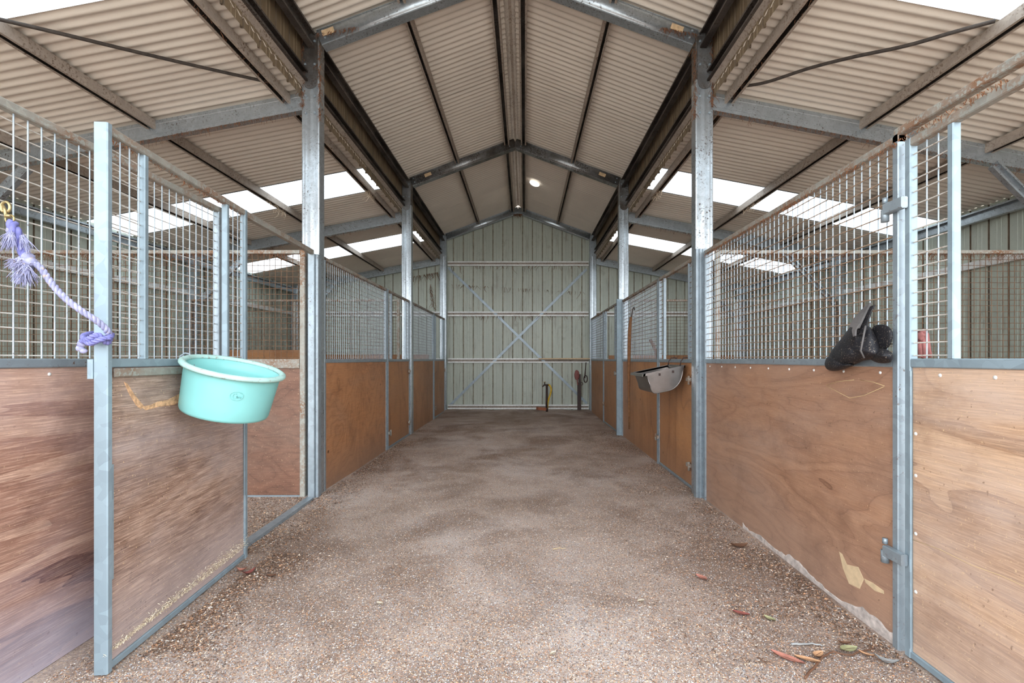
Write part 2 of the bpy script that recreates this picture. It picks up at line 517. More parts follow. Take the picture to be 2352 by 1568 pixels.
nx, ny = 150, 190
xs = np.linspace(WL - 0.05, WR + 0.05, nx); ys = np.linspace(-3.0, YB + 0.1, ny)
vs = [(float(x), float(y), height(x, y)) for y in ys for x in xs]
fs = [(j * nx + i, j * nx + i + 1, (j + 1) * nx + i + 1, (j + 1) * nx + i) for j in range(ny - 1) for i in range(nx - 1)]
fl = MB().add(vs, fs, 0, True).build('floor', 'floor')
tag(fl, kind='structure')
g = MB().add([(-60, -60, -0.06), (60, -60, -0.06), (60, 60, -0.06), (-60, 60, -0.06)], [(0, 1, 2, 3)]).build('ground_1', 'ground')
tag(g, kind='structure')

# ------------------------------------------------------------------ setting: corrugated roof, sheet by sheet
ceil = thing('ceiling', kind='structure')
PITCH = 0.7675 / 9
SW = 9 * PITCH


def roof_sheet(xa, za, xb, zb, y, mat, name, lift):
    A = Vector((xa, 0, za)); B = Vector((xb, 0, zb))
    d = (B - A).normalized(); nrm = Vector((-d.z, 0, d.x))
    if nrm.z < 0: nrm = -nrm
    mb = MB()
    K = 8
    ncol = 9 * K + 4
    cols = []
    for i in range(ncol + 1):
        yy = y + SW * i / (9 * K)
        off = 0.0095 * math.sin(2 * math.pi * yy / PITCH) + lift
        cols.append((yy, off))
    vs = []
    steps = 3
    for yy, off in cols:
        for q in range(steps + 1):
            p = A.lerp(B, q / steps) + nrm * (off + 0.0015 * math.sin(yy * 3 + q))
            vs.append((p.x, yy, p.z))
    fs = [(i * (steps + 1) + q, i * (steps + 1) + q + 1, (i + 1) * (steps + 1) + q + 1, (i + 1) * (steps + 1) + q) for i in range(ncol) for q in range(steps)]
    return mb.add(vs, fs, 0, True).build(name, mat, ceil)


nsh = 16
for k in range(nsh):
    y = Y0 + k * SW
    lift = 0.022 + (0.0025 if k % 2 else 0.0)
    sky = k in (3, 8, 12)
    # centre slopes stop short of the ridge so their scalloped ends show beside the ridge cap
    roof_sheet(XC - 0.055, roof_z(XC - 0.055), XL - 0.10, EZ - 0.045, y, 'roof', 'roof_sheet', lift)
    roof_sheet(XC + 0.055, roof_z(XC + 0.055), XR + 0.10, EZ - 0.045, y, 'roof', 'roof_sheet', lift)
    for s_, xa, xb in ((-1, XL - 0.075, WL - 0.12), (1, XR + 0.075, WR + 0.12)):
        o = roof_sheet(xa, roof_z(xa), xb, roof_z(xb), y, 'skylight' if sky else 'roof', 'skylight_sheet' if sky else 'roof_sheet', lift)
        if sky:
            o['label'] = 'translucent white skylight sheet'

# ridge capping
mb = MB()
prof = [(-0.16, -0.035), (-0.05, 0.012), (-0.018, 0.045), (0.018, 0.045), (0.05, 0.012), (0.16, -0.035)]
mb.prism(prof, (XC, Y0, PZ + 0.03), (XC, YB, PZ + 0.03), closed=False, smooth=False)
mb.build('ridge_cap', 'purlin', ceil)
MB().box((XC - 0.2, YB + 0.03, PZ - 0.15), (XC + 0.2, YB + 0.05, PZ + 0.2)).build('ridge_end_closure', 'purlin', ceil)

# ------------------------------------------------------------------ setting: walls of ribbed sheets
RIB = 0.23


def wall_sheet(parent, p0, p1, zb, ztop, matname, out, rib='rib_dark'):
    """flat pans with recessed ribs every 0.23 m, from p0 to p1 (xy); ztop(x,y) gives the top; out = outward normal"""
    p0 = Vector((p0[0], p0[1])); p1 = Vector((p1[0], p1[1]))
    L = (p1 - p0).length; d = (p1 - p0) / L
    o = Vector((out[0], out[1]))
    st = [0.0]; of = [0.0]
    nr = int(round(L / RIB))
    pts = []
    rb = L / max(1, nr)
    for r in range(nr):
        u = r * rb
        pts += [(u, 0.0), (u + rb * 0.30, 0.0), (u + rb * 0.31, -0.003), (u + rb * 0.35, -0.003), (u + rb * 0.36, 0), (u + rb * 0.52, 0), (u + rb * 0.53, -0.003), (u + rb * 0.57, -0.003), (u + rb * 0.58, 0.0),
                (u + rb * 0.90, 0.0), (u + rb * 0.915, 0.022), (u + rb * 0.985, 0.022), (u + rb, 0.0)]
    pts.append((L, 0.0))
    vs = []; fs = []; mi = []
    for u, of_ in pts:
        q = p0 + d * u + o * of_
        vs.append((q.x, q.y, zb)); vs.append((q.x, q.y, ztop(q.x, q.y)))
    mb = MB()
    mb.v = vs
    for i in range(len(pts) - 1):
        mb.f.append([2 * i, 2 * i + 2, 2 * i + 3, 2 * i + 1])
        mb.mi.append(1 if (pts[i][1] > 0.02 or pts[i + 1][1] > 0.02) else 0); mb.sm.append(False)  # rib recesses take a darker brown than the pans
    return mb.build('wall_sheet', [matname, rib], parent)


wb = thing('wall_back', kind='structure')
x = WL
zones = [(WL, XL, 'wall'), (XL, XR, 'wall'), (XR, WR, 'wall')]
for xa, xb, mt in zones:
    k = max(1, round((xb - xa) / 0.69)); st = (xb - xa) / k
    for i in range(k):
        e = 0.0001
        wall_sheet(wb, (xa + i * st, YB), (xa + (i + 1) * st, YB), -0.05,
                   lambda xx, yy, xa=xa, xb=xb: roof_z(min(max(xx, xa + 0.05), xb - 0.05) if xa != XL else min(max(xx, XL), XR)) + 0.0, mt, (0, 1), 'rib_pale')
for nm, X, s_ in (('wall_left', WL, -1), ('wall_right', WR, 1)):
    ws = thing(nm, kind='structure')
    k = 17; st = (YB - Y0) / k
    for i in range(k):
        wall_sheet(ws, (X, Y0 + i * st), (X, Y0 + (i + 1) * st), -0.05, lambda xx, yy: LZ - LS * 3.86 + 0.03, 'wall', (s_, 0))
for nm, X, s_ in (('wall_upper_left', XL - 0.085, -1), ('wall_upper_right', XR + 0.085, 1)):
    ws = thing(nm, kind='structure')
    k = 17; st = (YB - Y0) / k
    for i in range(k):
        wall_sheet(ws, (X, Y0 + i * st), (X, Y0 + (i + 1) * st), LZ - 0.06, lambda xx, yy: EZ + 0.0, 'wall_dirty', (s_, 0))

# ------------------------------------------------------------------ steel sections
def chan(h, wd, t=0.004, lip=0.018, flip=1):
    """closed outline of a lipped C: back at a=0, opening towards +a (times flip); height h centred"""
    o = [(0, -h / 2), (wd, -h / 2), (wd, -h / 2 + lip), (wd - t, -h / 2 + lip), (wd - t, -h / 2 + t), (t, -h / 2 + t), (t, h / 2 - t), (wd - t, h / 2 - t), (wd - t, h / 2 - lip), (wd, h / 2 - lip), (wd, h / 2), (0, h / 2)]
    return [(a * flip, b) for a, b in o]


def stiff(h, wd, flip=1, lip=0.02, t=0.004):
    """C with a shallow stiffening groove rolled into its back"""
    o = [(0, -h / 2), (wd, -h / 2), (wd, -h / 2 + lip), (wd - t, -h / 2 + lip), (wd - t, -h / 2 + t), (t, -h / 2 + t), (t, h / 2 - t), (wd - t, h / 2 - t),
         (wd - t, h / 2 - lip), (wd, h / 2 - lip), (wd, h / 2), (0, h / 2), (0, h * 0.30), (0.008, h * 0.25), (0.008, -h * 0.25), (0, -h * 0.30)]
    return [(a * flip, b) for a, b in o]


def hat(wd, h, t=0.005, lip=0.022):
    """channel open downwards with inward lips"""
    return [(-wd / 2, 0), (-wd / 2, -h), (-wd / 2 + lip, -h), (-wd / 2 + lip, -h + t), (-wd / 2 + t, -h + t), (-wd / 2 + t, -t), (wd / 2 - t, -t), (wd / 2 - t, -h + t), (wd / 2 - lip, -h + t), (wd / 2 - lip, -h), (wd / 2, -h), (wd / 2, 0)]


HATSHADE = {3, 4, 5, 6, 7}


ORD = ['first', 'second', 'third']
SIDE = {-1: 'bucket side', 1: 'feeder side'}
WHERE = ['at the open end of the stalls', 'halfway down the aisle', 'at the back wall']

# inner columns, C section with its back to the front opening
for s_, X in ((-1, XL), (1, XR)):
    for k, D in enumerate(FR):
        side = 'turquoise bucket side' if s_ < 0 else 'steel feeder side'
        lab = ['tall spangled steel column where the %s aisle begins', 'slimmer looking steel column halfway along the %s of the aisle', 'steel corner column at the ribbed back wall, %s'][k] % side
        c = thing('steel_column', lab, 'column', (X, D, 0), group='columns along the aisle')
        mb = MB()
        hw = 0.083
        # back of the channel towards the camera (-y), flanges running away
        prof = [(a, b) for a, b in [(-hw, 0.004), (-hw * .9, 0), (-hw * .66, 0), (-hw * .58, 0.008), (-hw * .35, 0.004), (0, 0.001), (hw * .35, 0.004), (hw * .58, 0.008), (hw * .66, 0), (hw * .9, 0), (hw, 0.004), (hw, 0.115), (hw - 0.02, 0.115), (hw - 0.02, 0.111), (hw - 0.004, 0.111), (hw - 0.004, 0.004),
                                    (-hw + 0.004, 0.004), (-hw + 0.004, 0.111), (-hw + 0.02, 0.111), (-hw + 0.02, 0.115), (-hw, 0.115)]]
        mb.prism([(-a, b) for a, b in prof], (0, 0, -0.05), (0, 0, 3.97), up=(0, 1, 0))
        mb.build('column_shaft', 'galv_frame', c)
        mb = MB()
        mb.prism([(-a, b) for a, b in prof], (0, 0, 3.97), (0, 0, EZ - 0.01), up=(0, 1, 0), caps=True)
        mb.build('column_head', 'galv_frame' if k == 2 else 'galv_grime_shade', c)  # darker than the shaft: paints in the dark surroundings the steel reflects
        # knee bracket plate with a rounded foot
        mb = MB()
        pr = [(-0.07, 0.45), (0.07, 0.45), (0.07, 0.08)] + [(0.07 * math.cos(t), 0.07 * math.sin(t) + 0.02) for t in [i * -math.pi / 8 for i in range(1, 8)]] + [(-0.07, 0.08)]
        mb.prism([(a, b) for a, b in pr], (0, -0.006, EZ - 0.5), (0, -0.001, EZ - 0.5), up=(0, 0, 1), caps=True)
        mb.build('knee_plate', 'galv_frame' if k == 2 else 'galv_grime_shade', c)
        for bx in (-0.045, 0.045):
            for bz in (EZ - 0.10, EZ - 0.32, EZ - 0.62, EZ - 0.78):
                mb = MB()
                mb.lathe([(0.0, 0.0), (0.012, 0.0), (0.012, 0.008), (0.0, 0.009)], Matrix.Translation((bx, -0.005, bz)) @ Matrix.Rotation(math.pi / 2, 4, 'X'), 6, smooth=False)
                mb.build('bolt', 'galv', c)
        # outer wall column
        Xo = WL + 0.12 if s_ < 0 else WR - 0.12
        lab = ['steel wall column beside the first %s stall', 'steel wall column with a knee brace, between the %s stalls', 'steel wall column in the back corner, %s'][k] % ('bucket side' if s_ < 0 else 'feeder side')
        c2 = thing('wall_column', lab, 'column', (Xo, D, 0), group='columns on the outer walls')
        mb = MB(); mb.prism([(-a, b) for a, b in prof], (0, 0, -0.05), (0, 0, LZ - LS * 3.66 - 0.02), up=(0, 1, 0))
        mb.build('column_shaft', 'galv_frame', c2)
        mb = MB()
        mb.prism(stiff(0.09, 0.05, 1), (-s_ * 0.98, 0.03, 3.16), (-s_ * 0.08, 0.03, 2.26), up=(s_, 0, 1))
        mb.build('knee_brace', 'galv_frame', c2)

# centre rafters and lean-to rafters
for k, D in enumerate(FR):
    for s_ in (-1, 1):
        nm = 'bucket side' if s_ < 0 else 'feeder side'
        lab = ['shiny curved steel rafter rising to the ridge from the near column, %s', 'grimy steel rafter halfway down the shed, %s of the ridge', 'dark steel rafter against the back gable, %s'][k] % nm
        r = thing('rafter', lab, 'beam', (XC, D, EZ), group='rafters under the ridge')
        X = XL if s_ < 0 else XR
        a = Vector((X - s_ * 0.08, D + 0.005, roof_z(X - s_ * 0.08) - 0.085)); b = Vector((XC, D + 0.005, PZ - 0.085))
        n2 = Vector((-(b - a).z, 0, (b - a).x)) * (1 if (b - a).x > 0 else -1)
        mb = MB()
        fl_ = 1 if s_ < 0 else -1
        # convex rolled back towards the front opening
        h = 0.16
        pr = [(0, -h / 2), (0, -h / 2 + 0.012), (-0.012 * fl_, -h / 2 + 0.018), (-0.020 * fl_, -0.045), (-0.026 * fl_, -0.025), (-0.029 * fl_, 0.0), (-0.026 * fl_, 0.025), (-0.020 * fl_, 0.045), (-0.012 * fl_, h / 2 - 0.018), (0, h / 2 - 0.012), (0, h / 2), (0.10 * fl_, h / 2), (0.10 * fl_, h / 2 - 0.004), (0.006 * fl_, h / 2 - 0.004), (0.006 * fl_, -h / 2 + 0.004), (0.096 * fl_, -h / 2 + 0.004), (0.096 * fl_, -h / 2 + 0.02), (0.10 * fl_, -h / 2 + 0.02), (0.10 * fl_, -h / 2)]
        # across axis of prism = d x up; make +a point away from the camera
        d = (b - a).normalized(); u = Vector((0, 0, 1)); u = (u - d * u.dot(d)).normalized(); aa = d.cross(u)
        sg = 1 if aa.y > 0 else -1
        pr = [(abs(q[0]) * sg * (1 if q[0] * fl_ >= 0 else -1), q[1]) for q in pr]
        mb.prism(pr, a, b, caps=True)
        for q in range(1, 9): mb.sm[q] = True
        mb.build('rafter_section', 'galv_grime_shade' if k == 1 else 'galv_frame', r, world=True)
        for t_, dz in ((0.03, 0.03), (0.03, -0.04), (0.94, 0.03), (0.94, -0.03)):
            q = a.lerp(b, t_) + u * dz
            mb = MB(); mb.lathe([(0, 0), (0.011, 0), (0.011, 0.008), (0, 0.009)], Matrix.Translation((q.x, D - 0.014, q.z)) @ Matrix.Rotation(math.pi / 2, 4, 'X'), 6, smooth=False)
            mb.build('bolt', 'galv', r, world=True)
        if (k == 0) or (k == 1):
            t_ = 0.10 if k == 0 else 0.16
            q = a.lerp(b, t_)
            if k == 0 and s_ < 0: t_ = 0.05; q = a.lerp(b, t_)
            mb = MB()
            mb.prism([(-0.031, -0.028), (-0.030, 0.03), (-0.034, 0.026), (-0.035, -0.022)], q - d * 0.05, q + d * 0.07, caps=True)
            if sg < 0:
                mb = MB(); mb.prism([(0.031, -0.028), (0.030, 0.03), (0.034, 0.026), (0.035, -0.022)], q - d * 0.05, q + d * 0.07, caps=True)
            tag(mb.build('paper_sticker', 'paper', r, world=True), 'torn tan paper sticker')
    # lean-to rafters
    for s_ in (-1, 1):
        nm = 'bucket side' if s_ < 0 else 'feeder side'
        lab = ['dusty steel rafter sloping down over the nearest %s stall', 'steel rafter over the middle %s stalls, just before the far skylight', 'steel rafter along the top of the back wall, %s'][k] % nm
        r = thing('lean_to_rafter', lab, 'beam', (XL if s_ < 0 else XR, D, LZ), group='lean-to rafters')
        X = (XL if s_ < 0 else XR) + s_ * 0.085
        Xo = WL + 0.05 if s_ < 0 else WR - 0.05
        a = Vector((X, D + 0.01, roof_z(X) - 0.09)); b = Vector((Xo, D + 0.01, roof_z(Xo) - 0.09))
        mb = MB()
        d = (b - a).normalized(); u = Vector((0, 0, 1)); u = (u - d * u.dot(d)).normalized(); sg = 1 if d.cross(u).y > 0 else -1
        mb.prism(stiff(0.165, 0.07, sg), a, b, caps=False)
        mb.build('rafter_section', 'galv_frame', r, world=True)

# purlins
def purlin(x, z, label, mat, wd=0.075, h=0.075, name='purlin'):
    o = thing(name, label, 'beam', (x, Y0, z), group='purlins')
    mb = MB()
    mb.prism(hat(wd, h), (0, 0.05, 0), (0, YB - Y0 - 0.02, 0), caps=True)
    for q in HATSHADE: mb.mi[q] = 1  # slot faces darker: shade inside the channel put into the colour
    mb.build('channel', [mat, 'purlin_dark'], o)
    return o


for s_ in (-1, 1):
    nm = 'bucket side' if s_ < 0 else 'feeder side'
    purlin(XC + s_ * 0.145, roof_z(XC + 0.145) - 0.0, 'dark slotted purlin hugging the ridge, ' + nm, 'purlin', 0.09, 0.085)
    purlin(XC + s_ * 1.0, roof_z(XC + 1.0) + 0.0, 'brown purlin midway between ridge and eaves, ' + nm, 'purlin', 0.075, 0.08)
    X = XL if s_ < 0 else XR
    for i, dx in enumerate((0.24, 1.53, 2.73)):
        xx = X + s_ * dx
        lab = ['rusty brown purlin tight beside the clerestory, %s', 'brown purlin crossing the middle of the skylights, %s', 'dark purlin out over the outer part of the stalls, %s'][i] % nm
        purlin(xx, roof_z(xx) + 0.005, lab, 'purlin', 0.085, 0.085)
    # eave beam at the top of the clerestory
    o = thing('eave_beam', 'black grimy eave beam above the dirty clerestory strip, ' + nm, 'beam', (X, Y0, EZ), group='long beams above the columns')
    mb = MB()
    mb.prism(stiff(0.15, 0.06, -s_), (X + s_ * 0.015, Y0, EZ - 0.09), (X + s_ * 0.015, YB - 0.03, EZ - 0.09))
    mb.build('channel', 'purlin_dark', o, world=True)
    o = thing('valley_beam', 'brown channel beam along the foot of the clerestory strip, ' + nm, 'beam', (X, Y0, LZ), group='long beams above the columns')
    mb = MB()
    xx = X + s_ * 0.075
    mb.prism(chan(0.10, 0.055, 0.004, 0.018, -s_), (xx - s_ * 0.0, Y0, LZ + 0.13), (xx, YB - 0.03, LZ + 0.13))
    mb.build('channel', 'purlin_dark', o, world=True)
    mb = MB()
    mb.prism([(s_ * 0.0, 0.02), (s_ * 0.065, -0.04), (s_ * 0.07, -0.04), (s_ * 0.005, 0.025)], (xx - s_ * 0.04, Y0, LZ + 0.07), (xx - s_ * 0.04, YB - 0.03, LZ + 0.07))
    mb.build('flashing', 'purlin', o, world=True)
    # wall plate beam along the outer wall top and girts
    Xo = WL if s_ < 0 else WR
    o = thing('wall_plate_beam', 'pale steel beam along the top of the outer wall, ' + nm, 'beam', (Xo, Y0, 3), group='beams on the outer walls')
    mb = MB(); mb.prism(stiff(0.13, 0.06, -s_), (Xo - s_ * 0.09, Y0, 3.02), (Xo - s_ * 0.09, YB - 0.03, 3.02)); mb.build('channel', 'galv_frame', o, world=True)
    for z, hh in ((2.46, 'high'), (1.24, 'waist-high'), (0.12, 'floor-level')):
        o = thing('girt', '%s steel girt along the outer wall, %s' % (hh, nm), 'beam', (Xo, Y0, z), group='girts on the outer walls')
        mb = MB(); mb.prism(chan(0.085, 0.05, 0.004, 0.02, s_), (Xo - s_ * 0.055, Y0, z), (Xo - s_ * 0.055, YB - 0.03, z))
        mb.v = [(v_[0], v_[1], v_[2]) for v_ in mb.v]
        mb.build('channel', 'girt', o, world=True)

# back wall girts: channels whose open side with two lips faces the aisle
def back_girt(xa, xb, z, label):
    o = thing('girt', label, 'beam', ((xa + xb) / 2, YB, z), group='girts on the back wall')
    mb = MB()
    P = chan(0.115, 0.06, 0.005, 0.034, 1)
    a = Vector((xa, YB - 0.005, z)); b = Vector((xb, YB - 0.005, z))
    sg = 1 if (b - a).normalized().cross(Vector((0, 0, 1))).y > 0 else -1
    mb.prism([(-q[0] * sg, q[1]) for q in P], a, b, caps=False)
    for q in (4, 5, 6): mb.mi[q] = 1
    mb.build('channel', ['girt', 'purlin'], o, world=True)


for z, t_ in ((3.72, 'highest, under the gable'), (2.45, 'above head height, where the braces pass'), (1.27, 'at rail height, behind the tap'), (0.10, 'lowest, on the floor line')):
    back_girt(XL + 0.10, XR - 0.10, z, 'pale double-lipped girt across the aisle end, ' + t_)
for s_, xa, xb in ((-1, WL + 0.1, XL - 0.10), (1, XR + 0.10, WR - 0.1)):
    nm = 'bucket side' if s_ < 0 else 'feeder side'
    for z, t_ in ((2.45, 'upper'), (1.27, 'rail-height')):
        back_girt(xa, xb, z, '%s pale girt on the back wall behind the last stall, %s' % (t_, nm))

# diagonal strap braces on the back wall
def strap(p, q, label, dy=0.0):
    o = thing('strap_brace', label, 'brace', ((p[0] + q[0]) / 2, YB - 0.06, 1.5), group='flat strap braces on the back wall')
    mb = MB()
    a = Vector((p[0], YB - 0.024 - dy, p[1])); b = Vector((q[0], YB - 0.024 - dy, q[1]))
    mb.prism([(-0.006, -0.03), (0.006, -0.03), (0.006, 0.03), (-0.006, 0.03)], a, b, caps=True)
    mb.build('strap', 'galv', o, world=True)


def bw(px, py):
    D = 11.75
    return ((px - VX) * D / F, CZ - (py - VY) * D / F)


strap(bw(1029, 614), bw(1348, 926), 'flat galvanised strap running from the upper bucket-side corner down to the post')
strap(bw(1347, 618), bw(1034, 930), 'flat galvanised strap running from the lower bucket-side corner up over the other', 0.014)

# ------------------------------------------------------------------ stall fronts
ZM0, ZM1 = 1.265, 1.303    # middle rail
ZT = 2.31


def wires(parent, u0, u1, z0, z1, mats=('wire', 'wire_dust'), sp=0.0545, rv=0.0030, w_=0.0, jit=0.0):
    mb = MB()
    n_ = int((u1 - u0) / sp)
    off = ((u1 - u0) - n_ * sp) / 2
    for i in range(n_ + 1):
        u = u0 + off + i * sp
        if u < u0 + 0.008 or u > u1 - 0.008: continue
        mb.tube([(u, w_ - rv, z0), (u + rnd.uniform(-.001, .001), w_ - rv, z1)], rv, 5, 0, False)
    nz = int((z1 - z0) / sp)
    for j in range(nz + 1):
        z = z0 + 0.012 + j * sp
        if z > z1 - 0.004: continue
        mb.tube([(u0, w_ + rv, z), ((u0 + u1) / 2, w_ + rv + rnd.uniform(-.001, .001), z + rnd.uniform(-.002, .002)), (u1, w_ + rv, z)], rv, 5, 1, False)
    o = mb.build('wire_mesh', list(mats), parent)
    o['kind'] = 'stuff'
    return o


def bar(parent, name, a, b, mat='galv', label=None):
    o = MB().bbox(a, b).build(name, mat, parent)
    if label: o['label'] = label
    return o


def screws(parent, us, z, w_, s_):
    for u in us:
        mb = MB()
        mb.lathe([(0, 0.004), (0.005, 0.0035), (0.0078, 0.001), (0.008, 0.0)], Matrix.Translation((u, w_, z)) @ Matrix.Rotation(-s_ * math.pi / 2, 4, 'X'), 8)
        mb.build('screw', 'girt', parent)


def fixed_panel(label, x, y0, y1, ply, side, mat='galv', wmats=('wire', 'wire_dust'), scr=False, zply=0.0, posts=(True, True), top=True, x1=None):
    """along the aisle; side=-1 for the bucket side. local x runs down the aisle (+y), local y points to -x"""
    x1 = x if x1 is None else x1
    ang = math.atan2(y1 - y0, x1 - x)
    L = math.hypot(y1 - y0, x1 - x)
    t = thing('stall_partition', label, 'panel', (x, y0, 0), ang, 'fixed stall front panels')
    if posts[0]: bar(t, 'post', (0, -0.02, -0.03), (0.035, 0.02, ZT), mat)
    if posts[1]: bar(t, 'post', (L - 0.035, -0.02, -0.03), (L, 0.02, ZT), mat)
    if top: bar(t, 'top_rail', (0.0, -0.02, ZT - 0.036), (L, 0.02, ZT), 'galv_rust')
    bar(t, 'mid_rail', (0.035, -0.019, ZM0), (L - 0.035, 0.019, ZM1), mat)
    o = MB().box((0.036, -0.008, zply), (L - 0.036, 0.008, ZM0 - 0.001)).build('plywood_sheet', ply, t)
    wires(t, 0.036, L - 0.036, ZM1 + 0.001, ZT - 0.037, wmats)
    if scr:
        s_ = 1 if side > 0 else -1
        nn = int(L / 0.28)
        screws(t, [0.12 + i * (L - 0.24) / max(1, nn) for i in range(nn + 1)], ZM0 - 0.028, 0.008 * s_, s_)
    return t


def latch(t, u, z, s_, dirn=1):
    o = MB()
    o.bbox((u - 0.02 * dirn, s_ * 0.021, z - 0.02), (u + 0.07 * dirn, s_ * 0.045, z + 0.018))
    o.tube([(u + 0.055 * dirn, s_ * 0.04, z + 0.035), (u + 0.055 * dirn, s_ * 0.04, z - 0.05)], 0.012, 8)
    return o.build('latch', 'galv_rust', t)


def stall_door(label, x, y0, y1, ply, side, x1=None, mat='galv', wmats=('wire', 'wire_dust'), near=0.055, win=(0.20, 0.16), hinge=True, strips=None, latchend='hi', gap=0.02, zt=ZT, mid2=False):
    x1 = x if x1 is None else x1
    ang = math.atan2(y1 - y0, x1 - x)
    L = math.hypot(y1 - y0, x1 - x)
    t = thing('stall_door', label, 'door', (x, y0, 0), ang, 'stall doors with an open window')
    s_ = 1 if side < 0 else -1      # aisle face: local -y for the bucket side ... local y points to -x
    f = -1 if side < 0 else 1       # direction of the aisle in local y
    zb = 0.004
    bar(t, 'stile', (0, -0.0275, zb), (0.028, 0.0275, zt), mat)
    bar(t, 'stile', (L - 0.032, -0.0175, zb), (L, 0.0175, zt), mat)
    bar(t, 'top_rail', (0.0285, -0.0175, zt - 0.036), (L - 0.0325, 0.0175, zt), 'galv_rust')
    bar(t, 'mid_rail', (0.0285, -0.017, ZM0), (L - 0.0325, 0.017, ZM1), mat)
    bar(t, 'bottom_rail', (0.0285, -0.016, zb), (L - 0.0325, 0.016, zb + 0.03), mat)
    wa, wb_ = win
    bar(t, 'window_stile', (wa, -0.017, ZM1 + 0.0005), (wa + 0.028, 0.017, zt - 0.0365), mat)
    bar(t, 'window_stile', (L - wb_ - 0.028, -0.017, ZM1 + 0.0005), (L - wb_, 0.017, zt - 0.0365), mat)
    MB().box((0.029, -0.007, zb + 0.031), (L - 0.033, 0.007, ZM0 - 0.001)).build('plywood_sheet', ply, t)
    wires(t, 0.029, wa - 0.001, ZM1 + 0.001, zt - 0.037, wmats, w_=0.0)
    wires(t, L - wb_ + 0.001, L - 0.033, ZM1 + 0.001, zt - 0.037, wmats, w_=0.0)
    return t, L, f


# ---- bucket side, first stall: fixed panel, then the door folded back flat against it
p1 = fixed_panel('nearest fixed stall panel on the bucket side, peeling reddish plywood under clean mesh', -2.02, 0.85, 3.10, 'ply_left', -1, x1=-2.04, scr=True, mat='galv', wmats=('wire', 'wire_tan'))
dr, L, f = stall_door('open stall door folded back, carrying the turquoise bucket', -1.742, 1.905, 3.05, 'ply_door', -1, x1=-1.838, mat='galv_clean', wmats=('wire', 'wire_tan'), win=(0.225, 0.215), zt=2.275)
# overlapping channel edges on the door
bar(dr, 'edge_channel', (0.029, -0.021, 0.38), (0.043, -0.0175, 0.86), 'galv_clean')
bar(dr, 'edge_channel', (L - 0.048, -0.021, 0.42), (L - 0.033, -0.0175, 1.25), 'galv_clean')
bar(dr, 'lower_channel', (0.045, -0.026, 1.225), (0.62, -0.0175, 1.262), 'galv_rust')
bar(dr, 'catch_plate', (-0.004, 0.028, 1.22), (0.02, 0.05, 1.30), 'galv_clean')
# header rail over the open doorway and the jamb at the column
o = thing('header_rail', 'rusty rail bridging the open doorway behind the bucket', 'rail', (-1.9, 3.1, 2.29))
MB().prism([(-0.018, -0.02), (0.018, -0.02), (0.018, 0.02), (-0.018, 0.02)], (-1.845, 3.056, 2.255), (-1.985, 4.33, 2.30), caps=True).build('rail', 'galv_rust', o, world=True)
o = thing('door_jamb', 'blue-grey steel jamb post of the open doorway, before the column', 'post', (-1.985, 4.33, 0))
bar(o, 'post', (-0.04, 0.0, -0.03), (0.022, 0.035, 2.285), 'galv')
bar(o, 'post_flange', (0.022, 0.02, -0.03), (0.05, 0.09, 2.285), 'galv')
o = thing('threshold_strip', 'flat steel strip on the floor across the open doorway', 'sill', (-1.9, 3.6, 0))
MB().prism([(-0.03, -0.01), (0.03, -0.01), (0.028, 0.016), (-0.03, 0.022)], (-1.93, 3.10, 0.012), (-1.975, 4.28, 0.012), caps=True).build('strip', 'galv', o, world=True)

# ---- bucket side, further stalls
XB = -1.985
fixed_panel('second fixed panel on the bucket side, swirly orange plywood past the first column', XB, 4.56, 6.64, 'ply_orange', -1, posts=(True, True), wmats=('wire', 'wire_dust'))
dr2, L2, f2 = stall_door('closed stall door on the bucket side, between the swirly panel and middle column', XB, 6.66, 7.96, 'ply_plain', -1, win=(0.22, 0.22))
latch(dr2, 0.03, 0.24, f2, 1); latch(dr2, L2 - 0.06, 1.10, f2, -1); latch(dr2, L2 - 0.06, 0.24, f2, -1)
fixed_panel('third fixed panel on the bucket side, plain plywood past the middle column', XB, 8.17, 10.05, 'ply_plain', -1)
dr3, L3, f3 = stall_door('last stall door on the bucket side, ending at the back wall', XB, 10.07, 11.45, 'ply_plain', -1, win=(0.22, 0.22))
latch(dr3, L3 - 0.08, 1.05, f3, -1); latch(dr3, 0.04, 0.24, f3, 1)

# ---- feeder side
XF = 1.69
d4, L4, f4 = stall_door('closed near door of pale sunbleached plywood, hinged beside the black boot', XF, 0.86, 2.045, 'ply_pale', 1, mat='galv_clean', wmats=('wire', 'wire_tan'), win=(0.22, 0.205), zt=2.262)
screws(d4, [0.30, 0.55, 0.80, 1.02], ZM0 - 0.03, 0.007, 1)
for zz in (0.30, 0.55, 0.8, 0.98):
    screws(d4, [L4 - 0.048], zz, 0.007, 1)
bar(d4, 'edge_channel', (L4 - 0.043, 0.0175, 0.05), (L4 - 0.030, 0.024, 1.25), 'galv_clean')
o = thing('track_rail', 'upper steel rail doubled above the near sunbleached door', 'rail', (XF, 0.86, 2.29))
MB().bbox((-0.02, 0.0, 0.012), (0.02, 1.24, 0.048)).build('rail', 'galv_rust', o)
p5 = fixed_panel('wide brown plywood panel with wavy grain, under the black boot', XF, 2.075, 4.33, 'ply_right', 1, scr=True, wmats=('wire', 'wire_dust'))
for zz in (0.42, 1.98):
    mb = MB()
    mb.bbox((-0.055, 0.022, zz - 0.02), (0.05, 0.052, zz + 0.03))
    mb.tube([(0.055, 0.036, zz + 0.005), (0.055, 0.036, zz - 0.05)], 0.017, 10)
    mb.tube([(0.055, 0.036, zz + 0.035), (0.055, 0.036, zz + 0.06)], 0.011, 8)
    mb.build('hinge', 'galv', p5)
